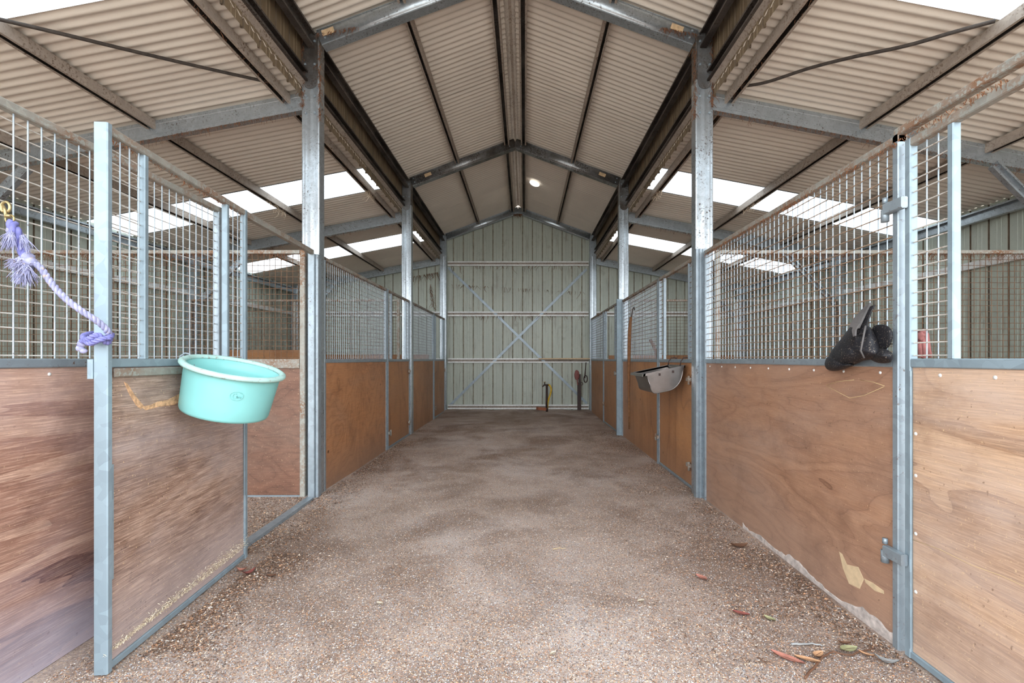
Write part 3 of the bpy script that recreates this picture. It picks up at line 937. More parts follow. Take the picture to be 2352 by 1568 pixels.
# peeled pale patch on the panel (splintered veneer)
mb = MB()
def peel(cx, cz, pts, dp=0.0095):
    n_ = len(pts)
    vs = [(cx + u, 0.0085, cz + z) for u, z in pts] + [(cx + u * 0.93, dp, cz + z * 0.93) for u, z in pts]
    mb.add(vs, [tuple(range(n_, 2 * n_))] + [(i, (i + 1) % n_, n_ + (i + 1) % n_, n_ + i) for i in range(n_)])
def pan(px, py):                  # point of the panel face seen at a pixel of the photograph
    D = (XF - 0.008) * F / (px - VX)
    return (D - 2.075, CZ - (py - VY) * D / F)
for poly in ([(1927, 1266), (1935, 1272), (1946, 1296), (1972, 1302), (1985, 1330), (1975, 1352), (1950, 1340), (1936, 1305)],
             [(1985, 1328), (2005, 1338), (2030, 1356), (2031, 1364), (2010, 1357), (1988, 1338)]):
    q = [pan(*a_) for a_ in poly]
    cx = sum(a_[0] for a_ in q) / len(q); cz = sum(a_[1] for a_ in q) / len(q)
    peel(cx, cz, [(a_[0] - cx, a_[1] - cz) for a_ in q])
tag(mb.build('splintered_patch', 'chalk', p5), 'bare cream splintered patch')

# worn, pale foot of the plywood and thin scratches
def worn(t, L_, s_, hmax, mat='chalk', u0=0.04, u1=None, seed=1):
    u1 = L_ - 0.04 if u1 is None else u1
    n_ = 60
    vs = []
    for i in range(n_ + 1):
        u = u0 + (u1 - u0) * i / n_
        h_ = hmax * max(0.12, 0.55 + 1.3 * mnoise.noise(Vector((u * 3.1, seed, 0))) + 0.5 * mnoise.noise(Vector((u * 19, seed, 4))))
        vs += [(u, s_ * 0.0085, -0.01), (u, s_ * 0.0105, 0.012), (u, s_ * 0.0105, 0.012 + h_ * 0.8), (u, s_ * 0.0083, 0.014 + h_)]
    fs = [(i * 4 + k, i * 4 + k + 1, i * 4 + k + 5, i * 4 + k + 4) for i in range(n_) for k in range(3)]
    o_ = MB().add(vs, fs).build('worn_edge', mat, t)
    o_['label'] = 'pale worn strip along the foot'
    return o_


worn(p5, 2.255, 1, 0.042, 'worn_wood', u1=1.5)
for line_ in ([(1898, 884), (1925, 876), (1962, 872)], [(1975, 872), (2005, 877), (2032, 886)], [(1899, 886), (1925, 900), (1952, 914), (1985, 908), (2030, 888)]):
    mb = MB()
    q = [pan(*a_) for a_ in line_]
    mb.tube([(u_, 0.0088, z_) for u_, z_ in q], 0.0011, 4)
    mb.build('scratch', 'straw', p5)
mb = MB()
q = []
for a_ in ((2086, 1235), (2160, 1262), (2230, 1297), (2300, 1322), (2352, 1346), (2400, 1372)):
    D_ = (XF - 0.008) * F / (a_[0] - VX); q.append((D_ - 0.86, 0.0078, CZ - (a_[1] - VY) * D_ / F))
mb.tube(q, 0.0009, 4); mb.build('scratch', 'straw', d4)
# torn veneer on the open door
def dpt(px, py):
    x0_, y0_, x1_, y1_ = -1.742 + 0.008, 1.905, -1.838 + 0.008, 3.05
    k_ = (px - VX) / F
    t_ = (x0_ - k_ * y0_) / (k_ * (y1_ - y0_) - (x1_ - x0_))
    D_ = y0_ + t_ * (y1_ - y0_)
    return (t_ * L, CZ - (py - VY) * D_ / F)
for k_, poly in enumerate(([(284, 876), (292, 880), (306, 902), (318, 918), (330, 932), (324, 940), (312, 930), (296, 904)], [(324, 934), (345, 930), (362, 922), (385, 918), (405, 908), (420, 900), (424, 916), (400, 930), (365, 934), (335, 942)])):
    q = [dpt(*a_) for a_ in poly]
    mb = MB(); n_ = len(q)
    cx = sum(a_[0] for a_ in q) / n_; cz = sum(a_[1] for a_ in q) / n_
    vs = [(a_[0], -0.0072, a_[1]) for a_ in q] + [(cx + (a_[0] - cx) * 0.85, -0.0095, cz + (a_[1] - cz) * 0.85) for a_ in q]
    mb.add(vs, [tuple(range(n_, 2 * n_))] + [(i, (i + 1) % n_, n_ + (i + 1) % n_, n_ + i) for i in range(n_)])
    tag(mb.build('torn_veneer', 'torn_wood', dr), 'raw orange torn veneer')

# jamb with ribbed profile in front of the near feeder-side column
o = thing('ribbed_jamb', 'ribbed steel jamb post with rub marks, between feeder door and wavy panel', 'post', (1.655, 4.36, 0))
MB().prism([(-0.06, 0), (-0.022, 0), (-0.018, 0.012), (-0.008, 0.012), (-0.004, 0), (0.012, 0), (0.016, 0.012), (0.024, 0.012), (0.028, 0), (0.045, 0), (0.045, 0.06), (-0.06, 0.06)], (0, 0, -0.03), (0, 0, 2.34), up=(0, 1, 0), caps=True).build('post', 'galv', o)
# hand-written digits on the jamb
for i, (txt, zz, rot) in enumerate((('1', 1.225, 0.9), ('0', 1.188, 0.0), ('7', 1.158, 0.3))):
    cu = bpy.data.curves.new('painted_digit', 'FONT'); cu.body = txt; cu.size = 0.034; cu.extrude = 0.0006; cu.align_x = 'CENTER'
    tmp = bpy.data.objects.new('tmp', cu)
    me = bpy.data.meshes.new_from_object(tmp)
    bpy.data.objects.remove(tmp)
    to = bpy.data.objects.new('painted_digit', me); COL.objects.link(to); to.parent = o
    me.materials.clear(); me.materials.append(MT['ink'])
    to.location = (-0.038, -0.0015, zz); to.rotation_euler = (math.pi / 2, rot, 0)

d6, L6, f6 = stall_door('stall door behind the stainless feeder, orange plywood', XF - 0.01, 4.47, 5.78, 'ply_plain', 1, win=(0.24, 0.20))
latch(d6, 0.22, 1.10, 1, -1); latch(d6, 0.22, 0.24, 1, -1); latch(d6, L6 - 0.03, 0.34, 1, 1)
fixed_panel('fixed orange panel with the brown hanging strap, beyond the feeder', XF - 0.01, 5.80, 7.92, 'ply_plain', 1)
o = thing('door_jamb', 'bright steel jamb post before the middle column, feeder side', 'post', (1.635, 7.93, 0))
bar(o, 'post', (-0.06, 0.0, -0.03), (0.045, 0.05, 2.33), 'galv_clean')
d7, L7, f7 = stall_door('short stall door just past the middle column, feeder side', XF - 0.04, 8.2, 9.62, 'ply_plain', 1, win=(0.22, 0.20))
latch(d7, L7 - 0.05, 0.40, 1, -1); latch(d7, 0.05, 1.05, 1, 1)
fixed_panel('last fixed panel on the feeder side, against the back wall', XF - 0.04, 9.64, 11.45, 'ply_plain', 1)

# ------------------------------------------------------------------ dividers between stalls
def divider(label, xa, xb, y, ply='ply_inner', board=False):
    t = thing('stall_divider', label, 'panel', (xa, y, 0), 0.0, 'dividers between the stalls')
    L = xb - xa
    bar(t, 'post', (0, -0.02, -0.03), (0.04, 0.02, 2.33), 'galv_rust')
    bar(t, 'post', (L - 0.05, -0.02, -0.03), (L, 0.02, 2.33), 'galv_rust')
    bar(t, 'post', (L / 2 - 0.02, -0.02, ZM1 + 0.001), (L / 2 + 0.02, 0.02, 2.29), 'galv_rust')
    bar(t, 'top_rail', (0.041, -0.02, 2.295), (L - 0.051, 0.02, 2.33), 'galv_rust')
    bar(t, 'mid_rail', (0.041, -0.025, ZM0 - 0.05), (L - 0.051, 0.025, ZM1), 'galv_rust')
    MB().box((0.041, -0.008, 0.02), (L - 0.051, 0.008, ZM0 - 0.051)).build('plywood_sheet', ply, t)
    wires(t, 0.041, L / 2 - 0.021, ZM1 + 0.001, 2.294, ('wire_rust', 'wire_rust'), rv=0.0026)
    wires(t, L / 2 + 0.021, L - 0.051, ZM1 + 0.001, 2.294, ('wire_rust', 'wire_rust'), rv=0.0026)
    bar(t, 'bottom_rail', (0.041, -0.018, -0.01), (L - 0.051, 0.018, 0.019), 'galv')
    return t


divider('divider of dark plywood and rusty mesh seen through the open doorway', WL + 0.13, -2.07, 4.39)
divider('divider with rusty mesh behind the swirly panel, bucket side', WL + 0.13, -2.15, 8.0, 'ply_orange')
divider('divider with rusty mesh behind the wavy plywood panel, feeder side', 1.80, WR - 0.13, 4.39)
divider('divider with rusty mesh behind the strap panel, feeder side', 1.82, WR - 0.13, 8.0, 'ply_orange')

# timber lining boards inside the stalls, rising just above the rail
def lining(label, a, b, z1, mat='ply_plain', th=0.02):
    o = thing('lining_board', label, 'board', (min(a[0], b[0]), min(a[1], b[1]), 0), group='plywood linings of the outer walls')
    MB().box((a[0], a[1], 0.02), (b[0], b[1], z1)).build('board', mat, o, world=True)


lining('orange board standing above the divider rail behind the bucket', (-5.3, 7.93, 0), (-3.75, 7.95, 0), 1.46)
lining('plywood lining along the outer wall, bucket side', (WL + 0.066, 0.6, 0), (WL + 0.086, 11.6, 0), 1.22)
lining('plywood lining along the outer wall, feeder side', (WR - 0.086, 0.6, 0), (WR - 0.066, 11.6, 0), 1.22)
lining('plywood lining of the back wall behind the last bucket-side stall', (-5.6, 11.62, 0), (-2.4, 11.64, 0), 1.42)
lining('plywood lining of the back wall behind the last feeder-side stall', (2.1, 11.62, 0), (5.3, 11.64, 0), 1.40)

# ------------------------------------------------------------------ turquoise feed bucket hooked on the open door
bk = thing('feed_bucket', 'turquoise plastic feed bucket hooked tilted on the open stall door', 'bucket', (-1.50, 2.42, 1.0))
Cb = Vector((-1.510, 2.42, 1.258))       # centre of the rim
roll = math.radians(15); pit = math.radians(3.5)
Mb = Matrix.Translation(Cb - Vector((-1.50, 2.42, 1.0))) @ Matrix.Rotation(roll, 4, 'Y') @ Matrix.Rotation(pit, 4, 'X')
RT, RBm, HB = 0.218, 0.203, 0.245
mb = MB()
outer = [(0.0, -HB), (RBm - 0.02, -HB), (RBm - 0.005, -HB + 0.006), (RBm, -HB + 0.018)] + [(RBm + (RT - RBm) * t, -HB + 0.018 + (HB - 0.03) * t) for t in (0.25, 0.5, 0.75, 1.0)] + [(RT + 0.002, -0.006)]
inner = [(RT - 0.006, -0.006)] + [(RBm - 0.006 + (RT - RBm) * t, -HB + 0.018 + (HB - 0.03) * t) for t in (0.75, 0.5, 0.25, 0.0)] + [(RBm - 0.03, -HB + 0.006), (0.0, -HB + 0.006)]
mb.lathe(outer + inner, Mb, 72)
mb.build('bucket_body', 'bucket', bk)
mb = MB()
rim = [(RT + 0.001, -0.012), (RT + 0.018, -0.016), (RT + 0.024, -0.008), (RT + 0.022, 0.002), (RT + 0.010, 0.009), (RT - 0.003, 0.006), (RT - 0.008, -0.004), (RT - 0.006, -0.012), (RT + 0.001, -0.012)]
mb.lathe(rim, Mb, 72)
mb.build('rolled_rim', 'bucket_rim', bk)
# embossed oval maker's mark with a raised scribble
mb = MB()
ang0 = math.radians(-50)
def onb(a_, z_, off=0.002):
    r_ = RBm + (RT - RBm) * ((z_ + HB) / HB) + off
    return Mb @ Vector((r_ * math.cos(a_), r_ * math.sin(a_), z_))
mb.tube([onb(ang0 + 0.13 * math.cos(t), -0.095 + 0.022 * math.sin(t)) for t in [i * 2 * math.pi / 24 for i in range(25)]], 0.0016, 6, caps=False)
mb.tube([onb(ang0 - 0.03 + 0.04 * math.cos(t), -0.095 + 0.013 * math.sin(t)) for t in [math.pi * 0.25 + i * math.pi * 1.5 / 12 for i in range(13)]], 0.0016, 6)
mb.tube([onb(ang0 + 0.0 + 0.012 * i, -0.099 + 0.007 * math.sin(i * 2.2)) for i in range(9)], 0.0014, 6)
tag(mb.build('embossed_mark', 'bucket', bk), 'raised oval maker mark with script')
# hook at the back
mb = MB()
hb = Mb @ Vector((-RT - 0.01, 0, -0.02))
mb.tube([hb + Vector((0.02, 0, -0.06)), hb + Vector((-0.0, 0, 0.0)), hb + Vector((-0.012, 0, 0.03)), hb + Vector((-0.035, 0, 0.035)), hb + Vector((-0.06, 0, 0.02)), hb + Vector((-0.065, 0, -0.01))], 0.005, 8)
mb.build('hook', 'galv', bk)

# ------------------------------------------------------------------ stainless steel feeder on the feeder-side door
fd = thing('hanging_feeder', 'stainless steel trough feeder hanging tilted from a stall door', 'feeder', (1.4, 5.05, 1.0))
roll = math.radians(-12)
Of = Vector((1.62, 4.72, 1.235))         # back top corner, near end
def fdp(a_, b_, y_):
    """a_ = out from the door, b_ = down"""
    c, s2 = math.cos(roll), math.sin(roll)
    vx, vz = -a_, -b_
    return Vector((Of.x + vx * c - vz * s2 * -1 * -1, Of.y + y_, Of.z + vz * c + (-a_) * -s2 * 1))
def fprof(w0, dp, inset=0.0):
    pts = [(0.0 + inset, 0.0)]
    pts += [(inset, dp * 0.45)]
    R1 = dp * 0.45
    for t in [i * math.pi / 2 / 6 for i in range(7)]:
        pts.append((inset + R1 - R1 * math.cos(t), dp * 0.50 + (dp * 0.5 - inset) * math.sin(t)))
    R2 = dp * 0.62
    for t in [i * math.pi / 2.6 / 6 for i in range(7)]:
        pts.append((w0 * 0.60 + R2 * 0.6 * math.sin(t) - inset * 0.5, dp - inset - R2 * (1 - math.cos(t))))
    pts.append((w0 - inset, 0.0))
    return pts
W0, DP, LF = 0.395, 0.235, 0.52
mb = MB()
P_ = fprof(W0, DP); Q_ = fprof(W0, DP, 0.006)
n_ = len(P_)
vs = [fdp(a_, b_, 0) for a_, b_ in P_] + [fdp(a_, b_, LF) for a_, b_ in P_]
mb.add(vs, [(i, i + 1, n_ + i + 1, n_ + i) for i in range(n_ - 1)] , 0, True)
vs = [fdp(a_, b_, 0.004) for a_, b_ in Q_] + [fdp(a_, b_, LF - 0.004) for a_, b_ in Q_]
mb.add(vs, [(i, n_ + i, n_ + i + 1, i + 1) for i in range(n_ - 1)], 0, True)
mb.add([fdp(a_, b_, 0) for a_, b_ in P_], [tuple(range(n_))])
mb.add([fdp(a_, b_, LF) for a_, b_ in P_], [tuple(range(n_ - 1, -1, -1))])
mb.build('trough', 'stainless', fd, world=True)
mb = MB()
for (a0, y0_, a1, y1_) in ((-0.012, -0.012, W0 + 0.03, 0.0), (-0.012, LF, W0 + 0.03, LF + 0.012), (W0 + 0.005, -0.012, W0 + 0.035, LF + 0.012), (-0.012, -0.012, 0.0, LF + 0.012)):
    c8 = [fdp(a_, b_, y_) for b_ in (0.022, -0.004) for a_, y_ in ((a0, y0_), (a1, y0_), (a1, y1_), (a0, y1_))]
    mb.add(c8, [(0, 3, 2, 1), (4, 5, 6, 7), (0, 1, 5, 4), (1, 2, 6, 5), (2, 3, 7, 6), (3, 0, 4, 7)])
mb.build('folded_rim', 'stainless', fd, world=True)
mb = MB()
for i in range(n_ - 1):
    pass
mb.tube([fdp(a_, b_, -0.004) for a_, b_ in P_], 0.005, 6)
mb.build('end_seam', 'stainless', fd, world=True)
for a_ in (0.10, 0.24):
    MB().box(fdp(a_, 0.028, -0.014), fdp(a_ + 0.012, 0.050, -0.005)).build('rim_slot', 'darkpipe', fd, world=True)
for y_ in (0.06, LF - 0.06):
    mb = MB()
    q = fdp(0.02, 0.0, y_)
    mb.tube([q, q + Vector((0.01, 0, 0.05)), q + Vector((0.035, 0, 0.082)), q + Vector((0.07, 0, 0.09)), q + Vector((0.10, 0, 0.075)), q + Vector((0.105, 0, 0.03))], 0.006, 8)
    mb.build('hook', 'darkpipe', fd, world=True)

# ------------------------------------------------------------------ black horse boot hanging on the mesh
bt = thing('horse_boot', 'black dusty rubber horse boot hanging by its strap on the mesh', 'boot', (1.62, 2.25, 1.3))


def bp(px, py, off=0.0):
    """a point hanging off/in front of the feeder-side mesh"""
    D = (XF - 0.03 - off) * F / (px - VX)
    return Vector((XF - 0.03 - off, D, CZ - (py - VY) * D / F))


def blob(sections, name, mat, seg=18, jit=0.05):
    """loft of elliptic sections: (px, py, half width px-ish in m, half depth, standoff, tilt)"""
    mb = MB()
    cs = [(bp(a_, b_, e_), wv, dv) for a_, b_, wv, dv, e_ in sections]
    vs = []
    for i, (c_, wv, dv) in enumerate(cs):
        t = (cs[min(i + 1, len(cs) - 1)][0] - cs[max(0, i - 1)][0]).normalized()
        out_ = Vector((-1, 0, 0)); side_ = t.cross(out_).normalized(); o2 = side_.cross(t).normalized()
        if o2.x > 0: o2 = -o2
        for k in range(seg):
            an = 2 * math.pi * k / seg
            j = 1 + jit * mnoise.noise(Vector((math.cos(an) * 1.5, math.sin(an) * 1.5, i * 0.9)))
            vs.append(c_ + side_ * math.cos(an) * wv * j + o2 * math.sin(an) * dv * j)
    fs = [(i * seg + k, i * seg + (k + 1) % seg, (i + 1) * seg + (k + 1) % seg, (i + 1) * seg + k) for i in range(len(cs) - 1) for k in range(seg)]
    fs += [tuple(range(seg - 1, -1, -1)), tuple((len(cs) - 1) * seg + k for k in range(seg))]
    mb.add(vs, fs, 0, True)
    return mb.build(name, mat, bt, world=True)


def puff(poly, thick, name, mat, base=0.012, cxy=None, jit=0.1, sub=3, rings=7):
    """closed outline (pixel pairs on the mesh plane) inflated towards the aisle"""
    P2 = []
    n0 = len(poly)
    for i in range(n0):
        p0_, p1_, p2_, p3_ = (np.array(poly[(i + k) % n0], float) for k in (-1, 0, 1, 2))
        for k in range(sub):
            t = k / sub
            P2.append(0.5 * ((2 * p1_) + (-p0_ + p2_) * t + (2 * p0_ - 5 * p1_ + 4 * p2_ - p3_) * t * t + (-p0_ + 3 * p1_ - 3 * p2_ + p3_) * t ** 3))
    c_2 = np.array(cxy, float) if cxy else np.mean(P2, axis=0)
    vs = []
    for k in range(rings + 1):
        a_ = k / rings * math.pi / 2
        for q in P2:
            w_ = c_2 + (q - c_2) * math.cos(a_)
            off = base + thick * math.sin(a_) * (1 + jit * 3 * mnoise.noise(Vector((w_[0] * 0.035, w_[1] * 0.035, 2))))
            vs.append(bp(w_[0], w_[1], off))
    m_ = len(P2)
    for q in P2:
        vs.append(bp(q[0], q[1], base - 0.012))
    fs = [(k * m_ + i, k * m_ + (i + 1) % m_, (k + 1) * m_ + (i + 1) % m_, (k + 1) * m_ + i) for k in range(rings) for i in range(m_)]
    b0 = (rings + 1) * m_
    fs += [(b0 + i, b0 + (i + 1) % m_, (i + 1) % m_, i) for i in range(m_)] + [tuple(b0 + i for i in range(m_ - 1, -1, -1))]
    mb = MB(); mb.add(vs, fs, 0, True)
    return mb.build(name, mat, bt, world=True)


puff([(1972, 738), (1985, 742), (2000, 752), (2012, 772), (2020, 796), (2022, 815), (2008, 824), (1985, 828), (1960, 838), (1935, 846), (1912, 850), (1900, 842), (1902, 822), (1912, 802), (1930, 780), (1948, 756), (1960, 742)], 0.075, 'boot_shell', 'rubber', cxy=(1958, 800))
puff([(1902, 818), (1920, 822), (1945, 832), (1962, 838), (1948, 844), (1925, 851), (1908, 851), (1898, 846), (1894, 834)], 0.058, 'toe_cap', 'rubber', base=0.018, cxy=(1922, 838), jit=0.03)
puff([(2012, 806), (2024, 800), (2040, 804), (2050, 812), (2050, 824), (2044, 832), (2025, 834), (2008, 830), (1998, 822), (2002, 812)], 0.032, 'heel_bulb', 'rubber', base=0.02, jit=0.35)
puff([(2004, 752), (2020, 745), (2038, 748), (2049, 760), (2050, 778), (2042, 796), (2026, 804), (2014, 796), (2006, 776)], 0.010, 'round_flap', 'rubber', base=0.012, jit=0.05, rings=3)
# grey flap and straps going up
def ribbon(pts, wv, name, mat, th=0.004):
    mb = MB()
    P3 = [bp(a_, b_, e_) for a_, b_, e_ in pts]
    vs = []
    for i, p_ in enumerate(P3):
        t = (P3[min(i + 1, len(P3) - 1)] - P3[max(0, i - 1)]).normalized()
        sd = t.cross(Vector((-1, 0, 0))).normalized()
        wq = wv[i] if isinstance(wv, list) else wv
        for o_ in (-1, 1):
            for q in (-th, th):
                vs.append(p_ + sd * wq * o_ + Vector((q, 0, 0)))
    fs = []
    for i in range(len(P3) - 1):
        b0 = i * 4; b1 = b0 + 4
        fs += [(b0, b0 + 2, b1 + 2, b1), (b0 + 1, b1 + 1, b1 + 3, b0 + 3), (b0, b1, b1 + 1, b0 + 1), (b0 + 2, b0 + 3, b1 + 3, b1 + 2)]
    fs += [(0, 1, 3, 2), tuple(len(P3) * 4 - 4 + q for q in (0, 2, 3, 1))]
    mb.add(vs, fs)
    return mb.build(name, mat, bt, world=True)


tag(ribbon([(1962, 752, 0.085), (1972, 732, 0.07), (1983, 715, 0.045), (1995, 698, 0.012)], [0.030, 0.030, 0.026, 0.016], 'tongue_flap', 'rubber_grey', 0.005), 'worn grey flap')
ribbon([(1980, 768, 0.08), (1987, 742, 0.06), (1995, 718, 0.04), (2004, 702, 0.018)], [0.016, 0.016, 0.016, 0.014], 'strap', 'rubber')
ribbon([(1970, 742, 0.094), (1962, 758, 0.105), (1963, 772, 0.108)], [0.014, 0.012, 0.006], 'buckle_strap', 'rubber_grey')
mb = MB()
mb.tube([bp(1988, 748, 0.085), bp(1982, 780, 0.112), bp(1977, 805, 0.115), bp(1985, 822, 0.100)], 0.004, 6)
mb.build('seam_piping', 'rubber_grey', bt, world=True)

# ------------------------------------------------------------------ lilac rope with a brass snap on the bucket-side mesh
def strand_rope(mb, pts, r, turns, mi=0, n_=6, strands=3):
    """three laid strands along a smooth path"""
    P3 = [Vector(p_) for p_ in pts]
    # resample
    fine = []
    for i in range(len(P3) - 1):
        p0_ = P3[max(i - 1, 0)]; p1_ = P3[i]; p2_ = P3[i + 1]; p3_ = P3[min(i + 2, len(P3) - 1)]
        for k in range(14):
            t = k / 14
            fine.append(0.5 * ((2 * p1_) + (-p0_ + p2_) * t + (2 * p0_ - 5 * p1_ + 4 * p2_ - p3_) * t * t + (-p0_ + 3 * p1_ - 3 * p2_ + p3_) * t ** 3))
    fine.append(P3[-1])
    ref = Vector((0.3, 0.9, 0.2)).normalized()
    dist = 0
    for s_i in range(strands):
        out_ = []; dist = 0
        for i, p_ in enumerate(fine):
            t = (fine[min(i + 1, len(fine) - 1)] - fine[max(i - 1, 0)]).normalized()
            if i: dist += (p_ - fine[i - 1]).length
            u = (ref - t * ref.dot(t)).normalized(); b_2 = t.cross(u)
            an = dist * turns + s_i * 2 * math.pi / strands
            out_.append(p_ + (u * math.cos(an) + b_2 * math.sin(an)) * r * 0.55)
        mb.tube(out_, r * 0.58, n_, mi)


rp = thing('lead_rope', 'frayed lilac rope tied round the door stile, clipped to the mesh', 'rope', (-1.95, 1.85, 1.3))
Ra = at(28, 520, 1.80); Rb = at(62, 610, 1.80)
MID = [at(62, 598, 1.79), at(90, 612, 1.79), at(118, 650, 1.80), at(150, 685, 1.81), at(185, 712, 1.83), at(220, 735, 1.86), at(243, 755, 1.885), at(252, 775, 1.915)]
mb = MB(); strand_rope(mb, [v_ + Vector((0.0, 0, 0)) for v_ in MID], 0.0115, 120)
mb.build('laid_rope', 'rope', rp, world=True)
mb = MB()
strand_rope(mb, [at(252, 772, 1.915), at(246, 786, 1.89), at(225, 770, 1.86), at(205, 778, 1.865), at(188, 786, 1.90), at(184, 800, 1.91)], 0.0115, 120)
strand_rope(mb, [at(256, 768, 1.93), at(250, 776, 1.88), at(228, 780, 1.855), at(206, 788, 1.865), at(192, 775, 1.90), at(200, 768, 1.93), at(230, 765, 1.97), at(250, 762, 1.96)], 0.0105, 120)
mb.build('hitch_around_stile', 'rope_deep', rp, world=True)
mb = MB()
for i, (a_, b_, rr) in enumerate([(188, 790, 0.016), (184, 800, 0.015), (192, 806, 0.013)]):
    mb.ellipsoid(at(a_, b_, 1.895), (rr, rr * 0.9, rr * 0.8), seg=12, ring=8, jit=0.2)
mb.build('end_knot', 'rope', rp, world=True)
mb = MB(); strand_rope(mb, [at(28, 512, 1.79), at(34, 528, 1.775), at(44, 548, 1.785), at(52, 570, 1.79), at(60, 592, 1.79), at(62, 610, 1.79)], 0.017, 60)
mb.build('neck_of_rope', 'rope_deep', rp, world=True)
mb = MB()
for i, (a_, b_, rr) in enumerate([(30, 530, 0.020), (42, 540, 0.018), (58, 606, 0.026), (70, 602, 0.022), (50, 600, 0.02), (64, 590, 0.02)]):
    if i == 2:
        mb.build('knot', 'rope', rp, world=True); mb = MB()
    mb.ellipsoid(at(a_, b_, 1.785), (rr, rr, rr * 0.9), seg=12, ring=8, jit=0.35)
mb.build('knot', 'rope', rp, world=True)
mb = MB()
def tuft(cx, cy, n_s, length, direction, spread, D=1.77):
    for i in range(n_s):
        a0 = at(cx + rnd.uniform(-7, 7), cy + rnd.uniform(-6, 6), D + rnd.uniform(-0.015, 0.015))
        dx = direction[0] + rnd.gauss(0, spread); dz = direction[1] + rnd.gauss(0, spread * 0.6); dy = rnd.gauss(0, spread * 0.5)
        dv = Vector((dx, dy, dz)).normalized() * length * rnd.uniform(0.6, 1.1)
        mb.tube([a0, a0 + dv * 0.5 + Vector((rnd.uniform(-.004, .004), 0, 0.004)), a0 + dv + Vector((rnd.uniform(-.006, .006), 0, -0.004))], [0.0016, 0.0014, 0.0007], 4, 0, False)
tuft(26, 535, 110, 0.062, (-0.35, -1), 0.35)
tuft(52, 545, 60, 0.058, (0.45, -1), 0.25)
tuft(58, 612, 150, 0.072, (-0.1, -1), 0.45)
tuft(46, 600, 80, 0.045, (-1, -0.5), 0.4)
fr_ = mb.build('frayed_ends', 'rope', rp, world=True); fr_['kind'] = 'stuff'

sn = thing('brass_snap', 'aged brass trigger snap holding the lilac rope to the mesh', 'clip', tuple(at(15, 480, 1.79)))
mb = MB()
c0 = at(13, 476, 1.80)
mb.tube([c0 + Vector((math.cos(t) * 0.017, 0.0, math.sin(t) * 0.021)) for t in [math.radians(-60) + i * math.radians(300) / 16 for i in range(17)]], 0.0052, 10)
mb.build('hook', 'brass', sn, world=True)
mb = MB(); mb.tube([c0 + Vector((-0.012, 0, 0.012)), c0 + Vector((-0.002, 0, -0.012)), c0 + Vector((0.004, 0, -0.035)), at(20, 497, 1.80)], [0.004, 0.006, 0.0075, 0.006], 10)
mb.build('shank', 'brass', sn, world=True)
mb = MB(); mb.tube([at(20, 496, 1.80) + Vector((math.cos(t) * 0.017, 0.004, -0.010 + math.sin(t) * 0.016)) for t in [i * 2 * math.pi / 20 for i in range(21)]], 0.0032, 8, caps=False)
mb.build('swivel_ring', 'brass', sn, world=True)
mb = MB(); mb.tube([at(20, 493, 1.80), at(20, 499, 1.80)], 0.0095, 12); mb.build('collar', 'brass', sn, world=True)

# ------------------------------------------------------------------ pink rope bundle, brown strap and stick on the feeder side
pk = thing('pink_rope_bundle', 'dusty pink rope bundle hung behind the near door mesh', 'rope', (1.75, 2.03, 1.35))
mb = MB()
Dp = 2.07
def pp(a_, b_, e_=0.0): return at(a_, b_, Dp + e_)
for pts_, r_ in (([(2112, 820), (2110, 795), (2108, 778), (2112, 764), (2120, 760), (2127, 768), (2130, 790), (2134, 820)], 0.011), ([(2122, 822), (2121, 796), (2118, 776), (2113, 768)], 0.010), ([(2134, 818), (2128, 790), (2124, 772), (2118, 762)], 0.012)):
    mb.tube([pp(a_, b_, i * 0.002) for i, (a_, b_) in enumerate(pts_)], r_, 10)
mb.build('hanging_loops', 'pink', pk, world=True)
mb = MB()
mb.ellipsoid(pp(2113, 772, -0.012), (0.017, 0.015, 0.022), seg=14, ring=10, jit=0.5)
mb.build('knot', 'pink', pk, world=True)
mb = MB()
mb.ellipsoid(pp(2118, 764, -0.006), (0.017, 0.014, 0.014), seg=14, ring=10, jit=0.5)
mb.build('knot', 'pink', pk, world=True)

bs = thing('hanging_strap', 'long brown frayed strap hooked on the mesh beyond the feeder', 'strap', (1.60, 7.0, 1.2))
mb = MB()
Ds = 6.93
ptsb = [(1456, 728), (1453, 760), (1452, 800), (1451, 850), (1451, 900), (1452, 950), (1452, 985)]
mb.tube([at(a_, b_, Ds) - Vector((0.045, 0, 0)) for a_, b_ in ptsb], [0.02, 0.027, 0.026, 0.022, 0.016, 0.014, 0.012], 8)
mb.build('strap_length', 'brownrope', bs, world=True)
mb = MB()
mb.tube([at(1457, 730, Ds) - Vector((0.045, 0, 0)), at(1458, 718, Ds) - Vector((0.04, 0, 0)), at(1459, 708, Ds) - Vector((0.03, 0, 0)), at(1456, 704, Ds) - Vector((0.0, 0, 0)), at(1456, 712, Ds) + Vector((0.012, 0, 0))], 0.007, 8)
mb.build('hook', 'darkpipe', bs, world=True)
st = thing('twisted_rope_end', 'short brown twisted rope end poking diagonally behind the mesh', 'rope', tuple(at(1503, 800, 6.4)))
mb = MB(); strand_rope(mb, [at(1494, 780, 6.5), at(1502, 796, 6.5), at(1511, 822, 6.5)], 0.022, 50); mb.build('rope_piece', 'brownrope', st, world=True)

